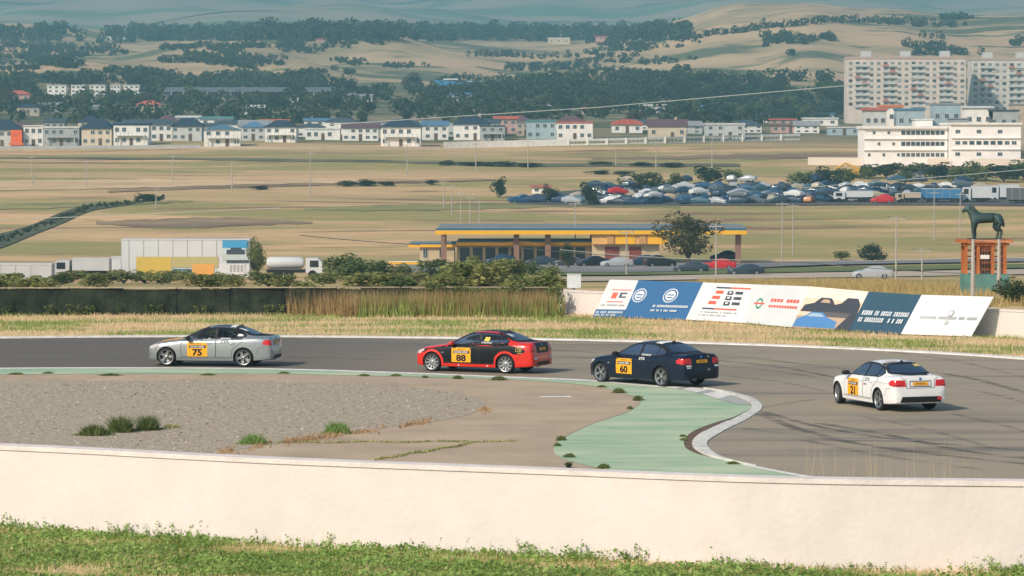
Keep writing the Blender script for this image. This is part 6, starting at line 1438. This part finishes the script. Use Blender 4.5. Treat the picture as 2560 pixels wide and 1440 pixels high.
# wooded park left of the apartments
for i in range(46):
    px = g.uniform(1640, 2130); yb = g.uniform(235, 300); T(px, yb - g.uniform(38, 62), yb, g.uniform(40, 75), g.choice(['dark', 'dark', 'dark', 'mid']), 'dark tree in the wooded park left of the apartment blocks', 'trees of the wooded park', 'tree', .06)
for px, yt, yb, w in ((2235, 240, 272, 40), (2345, 228, 275, 34), (2400, 238, 276, 30), (2300, 300, 322, 34), (2520, 292, 318, 40), (2190, 300, 326, 60)):
    T(px, yt, yb, w, 'mid', 'green tree among the houses below the apartment blocks', 'trees below the apartment blocks', 'tree', .1)
# far woods: too many to count
def wood(name, spots, hmin, hmax, kind, label, leaf=1.1, per=46):
    sp = np.asarray(spots); n_ = len(sp); h = rng.uniform(hmin, hmax, n_); d_ = rng.normal(size=(n_, per, 3)); d_ /= np.linalg.norm(d_, axis=2, keepdims=True); d_ *= rng.uniform(.5, 1.0, (n_, per, 1)) ** .4
    P = np.empty((n_, per, 3)); P[:, :, 0] = sp[:, None, 0] + d_[:, :, 0] * h[:, None] * .5; P[:, :, 1] = sp[:, None, 1] + d_[:, :, 1] * h[:, None] * .5; P[:, :, 2] = terrain(sp[:, 0], sp[:, 1])[:, None] + h[:, None] * (.5 + .5 * d_[:, :, 2])
    V, Fq = leaves(P.reshape(-1, 3), leaf, .7, 3); return tag(from_np(name, V, Fq, LEAF[kind]), label, 'wood', kind='stuff')
def spots_px(n_, x0, x1, ya, yb, keep=None):
    out = []
    while len(out) < n_:
        px, py = g.uniform(x0, x1), g.uniform(ya, yb)
        if keep and not keep(px, py): continue
        p = hit(px, py, 900); out.append((p.x, p.y))
    return out
nzf = lambda px, py, s, o, t: noise.noise(Vector((px / (s * 1.5), py / (s * .15), o))) + .5 * noise.noise(Vector((px / (s * .5), py / (s * .06), o))) > t
wood('far_tree_belt', spots_px(760, 350, 1720, 78, 104) + spots_px(120, -60, 420, 80, 112, lambda a, b: nzf(a, b, 90, 1, .0)), 5, 10, 'dark', 'belt of dark trees across the far plain', 1.4)
wood('scrub_wood', spots_px(800, -60, 760, 108, 192, lambda a, b: nzf(a, b, 150, 2.3, .2)) + spots_px(200, 0, 480, 112, 165, lambda a, b: nzf(a, b, 200, 5.3, .0)), 1.6, 3.6, 'dark', 'dark scrub woods on the left hills', .6)
wood('hill_scrub', spots_px(620, 700, 1750, 105, 205, lambda a, b: nzf(a, b, 130, 7.7, .24)) + spots_px(200, 1440, 1740, 95, 190, lambda a, b: nzf(a, b, 120, 9.1, .1)), 1.4, 3.4, 'dark', 'dark scrub patches on the pale mounds', .55)
wood('ridge_trees', [(p.x, p.y) for p in (hit(a, b + 3, 900) for a, b in [(1740 + 8 * k + g.uniform(-4, 4), 92 - 40 * min(1, (8 * k) / 320) ** .8 + g.uniform(-1, 4)) for k in range(72)])] + spots_px(26, 2350, 2430, 46, 52) + spots_px(160, 1900, 2560, 60, 140, lambda a, b: nzf(a, b, 150, 3.9, .3)), 2.5, 5, 'dark', 'dark trees along the crest of the right ridge', .8)
wood('upper_village_wood', spots_px(1000, -60, 2120, 200, 252, lambda a, b: nzf(a, b, 160, 4.4, -.12) and not (95 < a < 375 and b > 212) and not (400 < a < 840 and b > 236)), 3, 6.5, 'dark', 'mass of dark trees between village and hills', .9)
wood('lower_village_wood', spots_px(620, -60, 2140, 250, 312, lambda a, b: nzf(a, b, 140, 6.1, -.05)), 3, 6, 'dark', 'mass of garden trees behind the front houses', .8)
# ---- grass of the verge, reeds, foreground weeds
dry_g = leaf_mat('straw_blades', (.62, .45, .25), (.80, .62, .38), .35, .8); grn_g = leaf_mat('green_blades', (.17, .245, .05), (.36, .41, .12), .3, .8); reed_m = leaf_mat('reed_blades', (.28, .185, .075), (.48, .345, .165), .3, 1.5); weed_m = leaf_mat('weed_leaves', (.14, .245, .05), (.33, .47, .13), .35, 1.2); weed2_m = leaf_mat('weed_leaves_yellow', (.30, .34, .10), (.52, .48, .22), .3, 1.0)
ox, oy = np.array([p[0] for p in outer]), np.array([p[1] for p in outer])
def verge_pts(n_, far=157):
    p = np.stack([rng.uniform(-27, 27, n_), rng.uniform(118, far, n_)], -1); edge = np.interp(p[:, 0], ox, oy); p = p[p[:, 1] > edge + .45]
    return np.column_stack([p, np.full(len(p), -.03)])
def patchy(p, s, o, lo_, hi_): v = np.array([noise.noise(Vector((a / (s * 2.2), b / s, o))) for a, b in p[:, :2]]); return p[(v > lo_) & (v < hi_)]
tag(blades('dry_verge_grass', patchy(verge_pts(90000), 2.6, 1.0, -.9, .18), .05, .20, .02, dry_g), 'dry straw-coloured grass on the far verge of the track', 'grass', kind='stuff'); tag(blades('green_verge_grass', patchy(verge_pts(90000), 2.6, 1.0, .08, .9), .06, .22, .02, grn_g), 'green grass patches on the far verge of the track', 'grass', kind='stuff')
e_ = np.array(ptsf)
def reed_pts(n_, p0, p1, dep):
    x0, x1 = flat(p0, 786).x, flat(p1, 786).x; x = rng.uniform(x0, x1, n_); y = np.interp(x, e_[:, 0], e_[:, 1]) - rng.uniform(.15, dep, n_); return np.column_stack([x, y, np.full(n_, -.03)])
rp = np.concatenate([reed_pts(11000, 850, 1408, 2.2), reed_pts(2200, 720, 870, 1.2)]); rq = (rp[:, 0] / rp[:, 1] * F + 1280 - 690) / 420; rp = rp[rng.uniform(0, 1, len(rp)) < np.clip(rq, .08, 1)]; rp = rp[np.array([noise.noise(Vector((a / 1.6, b / 3, 3.3))) > -.28 for a, b in rp[:, :2]])]
tag(blades('dry_reeds', rp, .55, 1.35, .016, reed_m, .10), 'tall golden dry reeds in front of the screen fence', 'reeds', kind='stuff'); tag(blades('green_reeds', reed_pts(2200, 900, 1408, 2.6), .4, 1.2, .022, grn_g, .14), 'green stalks among the dry reeds', 'reeds', kind='stuff')
# leafy tops over the fence on its right half
lp = reed_pts(5200, 1000, 1408, .5); lp[:, 1] += .6; lp[:, 2] = rng.uniform(.4, 1.28, len(lp)) + .12 * np.sin(lp[:, 0] * 1.3); lp = lp[np.array([noise.noise(Vector((a / 1.3, c * 1.2, 8.8))) > -.1 for a, c in lp[:, (0, 2)]])]
lp[:, 1] -= rng.uniform(.3, .9, len(lp)); V, Fq = leaves(lp, .07, .6, 9); tag(from_np('fence_climber', V, Fq, LEAF['mid']), 'leafy green climber over the right half of the fence', 'climber', kind='stuff')
lp = reed_pts(2600, -100, 1000, .3); lp[:, 2] = rng.uniform(-.02, .45, len(lp)) ; lp = lp[np.array([noise.noise(Vector((a / 1.1, 0, 2.2))) > .05 for a in lp[:, 0]])]; V, Fq = leaves(lp, .06, .6, 12); tag(from_np('fence_foot_weeds', V, Fq, LEAF['mid']), 'weeds at the foot of the dark fence', 'weeds', kind='stuff')
# bank of dry grass behind the boards
bp = np.stack([rng.uniform(8, 32, 24000), rng.uniform(168, 300, 24000)], -1); bp = bp[bp[:, 0] / bp[:, 1] > .055]; tag(blades('bank_grass', np.column_stack([bp, terrain(bp[:, 0], bp[:, 1])]), .25, .7, .05, leaf_mat('bank_straw', (.38, .28, .11), (.55, .42, .18), .3, .3), .25), 'golden dry grass on the bank behind the sponsor boards', 'grass', kind='stuff')
# foreground
nx = np.array([p[0] for p in near_line]); ny = np.array([p[1] for p in near_line])
def fore(n_, d0=51.0, gap=.02):
    p = np.stack([rng.uniform(-13, 13, n_), rng.uniform(d0, 66, n_)], -1); w = np.interp(p[:, 0], nx, ny); p = p[p[:, 1] < w - gap]; return np.column_stack([p, terrain(p[:, 0], p[:, 1])])
fp = patchy(fore(150000), 1.3, 4.0, -.14, .9); fp[:, 2] += rng.uniform(0, 1, len(fp)) ** 1.5 * (.10 + .14 * np.clip(np.array([noise.noise(Vector((a / .7, b / .7, 6.5))) for a, b in fp[:, :2]]) + .3, 0, 1)); V, Fq = leaves(fp, .042, .5, 21); tag(from_np('foreground_weeds', V, Fq, weed_m), 'leafy green weeds in front of the near wall', 'weeds', kind='stuff')
fp = patchy(fore(45000), 1.2, 9.0, -.05, .9); fp[:, 2] += rng.uniform(0, .12, len(fp)); V, Fq = leaves(fp, .034, .5, 22); tag(from_np('yellow_weeds', V, Fq, weed2_m), 'yellowish weeds in front of the near wall', 'weeds', kind='stuff')
tag(blades('foreground_grass', patchy(fore(80000), 1.3, 4.0, -.25, .9), .05, .20, .010, grn_g, .4), 'green grass in front of the near wall', 'grass', kind='stuff'); tag(blades('foreground_straw', patchy(fore(60000), 1.3, 4.0, -.9, -.02), .05, .16, .010, dry_g, .5), 'dry grass in front of the near wall', 'grass', kind='stuff')
wl = fore(200000, 51, .02); wl = wl[(np.interp(wl[:, 0], nx, ny) - wl[:, 1]) < .35]; wl = patchy(wl, .5, 15.0, .02, .9); wl = wl[rng.permutation(len(wl))[:420]]; hs_ = rng.uniform(.08, .42, len(wl)) * rng.uniform(.4, 1, len(wl)); lean_ = rng.normal(0, .22, (len(wl), 2)); tt_ = rng.uniform(.1, 1, (len(wl), 14)); st_ = wl.copy(); wl = np.stack([wl[:, None, 0] + lean_[:, None, 0] * hs_[:, None] * tt_ + rng.normal(0, .018, tt_.shape), wl[:, None, 1] + rng.normal(0, .02, tt_.shape), wl[:, None, 2] + hs_[:, None] * tt_], -1).reshape(-1, 3); tag(blades('weed_stems', st_, .08, .36, .006, weed_m, .12), 'thin weed stems against the foot of the near wall', 'weeds', kind='stuff'); V, Fq = leaves(wl, .026, .6, 23); tag(from_np('wall_foot_weeds', V, Fq, weed_m), 'taller weeds against the foot of the near wall', 'weeds', kind='stuff')
# tufts on the apron and gravel
def tuft(px0, px1, py, hpx, n_, m, label, name='grass_tuft', wide=.25):
    a, b = flat(px0, py), flat(px1, py); c = (a + b) / 2; t = rng.uniform(-1, 1, n_); x = c.x + (b.x - a.x) / 2 * t; y = c.y + rng.normal(0, wide, n_); h = hpx * c.y / F * (1 - .6 * t ** 2)
    t = np.clip(rng.normal(0, .32, n_), -.8, .8); x = (b.x - a.x) / 2 * t; y = np.clip(rng.normal(0, wide * .6, n_), -wide, wide); h = hpx * c.y / F * np.maximum(.12, 1 - np.abs(t / .72) ** 1.6) * rng.uniform(.25, 1.2, n_); an = rng.uniform(0, 6.28, n_); w = .016
    V = np.empty((n_, 3, 3)); V[:, 0] = np.stack([x + np.cos(an) * w, y + np.sin(an) * w, 0 * h], -1); V[:, 1] = np.stack([x - np.cos(an) * w, y - np.sin(an) * w, 0 * h], -1); V[:, 2] = np.stack([x + rng.normal(0, .5, n_) * h, y + rng.normal(0, .5, n_) * h, h], -1)
    o = from_np(name, V.reshape(-1, 3), np.arange(3 * n_).reshape(n_, 3), m); o.location = (c.x, c.y, .012); return tag(o, label, 'grass', 'grass tufts inside the bend')
gm = LEAF['mid']
tuft(170, 300, 1088, 26, 1500, gm, 'left green weed clump on the gravel', wide=.35); tuft(255, 350, 1080, 40, 1500, gm, 'middle green weed clump on the gravel', wide=.35); tuft(330, 410, 1075, 36, 1500, gm, 'right green weed clump on the gravel', wide=.35); tuft(390, 465, 1070, 10, 300, weed2_m, 'thin yellowish weeds right of the gravel clumps'); tuft(575, 690, 1110, 26, 700, weed_m, 'weed tuft at the gravel tip above the wall'); tuft(790, 895, 1084, 30, 900, weed_m, 'weed tuft on the gravel edge near the apron')
for i, (a, b, y, h) in enumerate(((1380, 1426, 1101, 10), (1376, 1412, 1115, 6), (1394, 1452, 1143, 8), (1480, 1540, 1170, 9), (1515, 1580, 982, 11), (1570, 1620, 1001, 11), (1560, 1590, 1022, 5), (1800, 1868, 1160, 5), (1690, 1726, 1092, 4), (1690, 1730, 1101, 4), (1205, 1290, 950, 9), (1120, 1168, 947, 8), (1480, 1530, 968, 4), (880, 940, 940, 4), (1045, 1080, 944, 4), (480, 560, 938, 4), (90, 150, 934, 4), (220, 330, 939, 5), (0, 80, 936, 4), (680, 740, 934, 4), (960, 1020, 940, 4))):
    tuft(a + (b - a) * .12, b - (b - a) * .12, y, h, 480 + 7 * (b - a), gm, ('grass tuft on the edge of the green painted strip'), wide=.22)
for (a, b) in (((690, 1108), (1290, 1105)), ((935, 1152), (1180, 1110))):
    p0, p1 = flat(*a), flat(*b); t = rng.uniform(0, 1, 900); pts = np.column_stack([p0.x + (p1.x - p0.x) * t + rng.normal(0, .03, 900), p0.y + (p1.y - p0.y) * t + rng.normal(0, .05, 900) + .12 * np.sin(t * 21), rng.uniform(0.01, .05, 900)]); V, Fq = leaves(pts, .03, .5, 5); tag(from_np('crack_grass', V, Fq, weed2_m), 'grass growing in a crack of the apron', 'grass', 'grass in the apron cracks', kind='stuff')
dk = flat(1420, 1166); o = tuft(1412, 1430, 1170, 16, 160, LEAF['dark'], 'small dark weed stub behind the near wall', 'dark_weed', .05)
sp_ = np.stack([rng.uniform(5.0, 9.8, 170), rng.uniform(66, 69, 170)], -1); sp_ = sp_[(np.interp(sp_[:, 0], nx, ny) + .6) < sp_[:, 1]]; tag(blades('dry_stalks', np.column_stack([sp_, np.full(len(sp_), .1)]), .8, 2.15, .006, dry_g, .12), 'thin dry stalks standing behind the near wall on the right', 'grass', kind='stuff')
# ---- air
hz = MB().box(-3300, 3300, -90, 6500, -14, 345); ho = hz.build('haze'); hm = bpy.data.materials.new('haze'); hm.use_nodes = True; nt = hm.node_tree; nt.nodes.remove(nt.nodes['Principled BSDF']); pv = nt.nodes.new('ShaderNodeVolumePrincipled'); pv.inputs['Color'].default_value = (.42, .84, .95, 1); pv.inputs['Density'].default_value = .00026; pv.inputs['Anisotropy'].default_value = .2; nt.links.new(pv.outputs[0], nt.nodes['Material Output'].inputs['Volume']); ho.data.materials.append(hm); tag(ho, 'pale blue haze over the plain', 'haze', kind='stuff')

# ditch scrub
dp_ = []
for k in range(150):
    t = k / 149; a = spline([(-60, 612), (0, 603), (80, 576), (160, 544), (230, 520), (330, 508), (410, 494)], 25)[int(t * 149)]; p = hit(a[0] + random.uniform(-8, 8), a[1] + random.uniform(-5, 5)); dp_.append((p.x, p.y))
wood('ditch_scrub', dp_, .25, .8, 'dark', 'low green scrub growing along the ditch', .2, 30)
st = np.array([p for p in gv]); sx_ = rng.uniform(-26, 1.0, 6500); sy_ = rng.uniform(78, 112, 6500); gpoly = [tuple(p) for p in gv] + [(-60, 76)]
kp = np.array([inside(gpoly, a, b) for a, b in zip(sx_, sy_)]); sx_, sy_ = sx_[kp], sy_[kp]
tag(blades('gravel_stones', np.column_stack([sx_, sy_, np.full(len(sx_), .008)]), .015, .05, .035, mat('stone_chips', (.24, .205, .165), rough=.95, var=.3, scale=.9, col2=(.50, .44, .36)), .5), 'loose stones of the gravel trap', 'gravel', kind='stuff')
eg = np.array(gp([(1212, 1008), (1205, 1022), (1150, 1043), (1000, 1066), (840, 1091), (690, 1110), (560, 1133)], 40)); ei = rng.integers(0, len(eg), 3200); ep = eg[ei] + np.column_stack([rng.normal(0, .18, 3200), rng.normal(0, .35, 3200)])
ep = ep[np.array([noise.noise(Vector((a / .8, b / 2.0, 5.5))) > -.05 for a, b in ep])]
tag(blades('gravel_edge_grass', np.column_stack([ep, np.full(len(ep), .01)]), .03, .12, .02, leaf_mat('rusty_straw', (.36, .22, .11), (.50, .34, .18), .3, .8), .5), 'rusty dry grass along the edge of the gravel trap', 'grass', kind='stuff')
# ---- things that share a label are told apart by their order from the left
from collections import defaultdict
same = defaultdict(list)
for o in scene.objects:
    if o.parent is None and 'label' in o and 'category' in o and o.get('kind') is None: same[o['label']].append(o)
def nth(n): return '%d%s' % (n, 'th' if 10 < n % 100 < 14 else {1: 'st', 2: 'nd', 3: 'rd'}.get(n % 10, 'th'))
for lb, os_ in same.items():
    if len(os_) > 1:
        os_.sort(key=lambda o: o.location.x / max(o.location.y, 1))
        for i, o in enumerate(os_): o['label'] = lb + ', ' + nth(i + 1) + ' from the left'
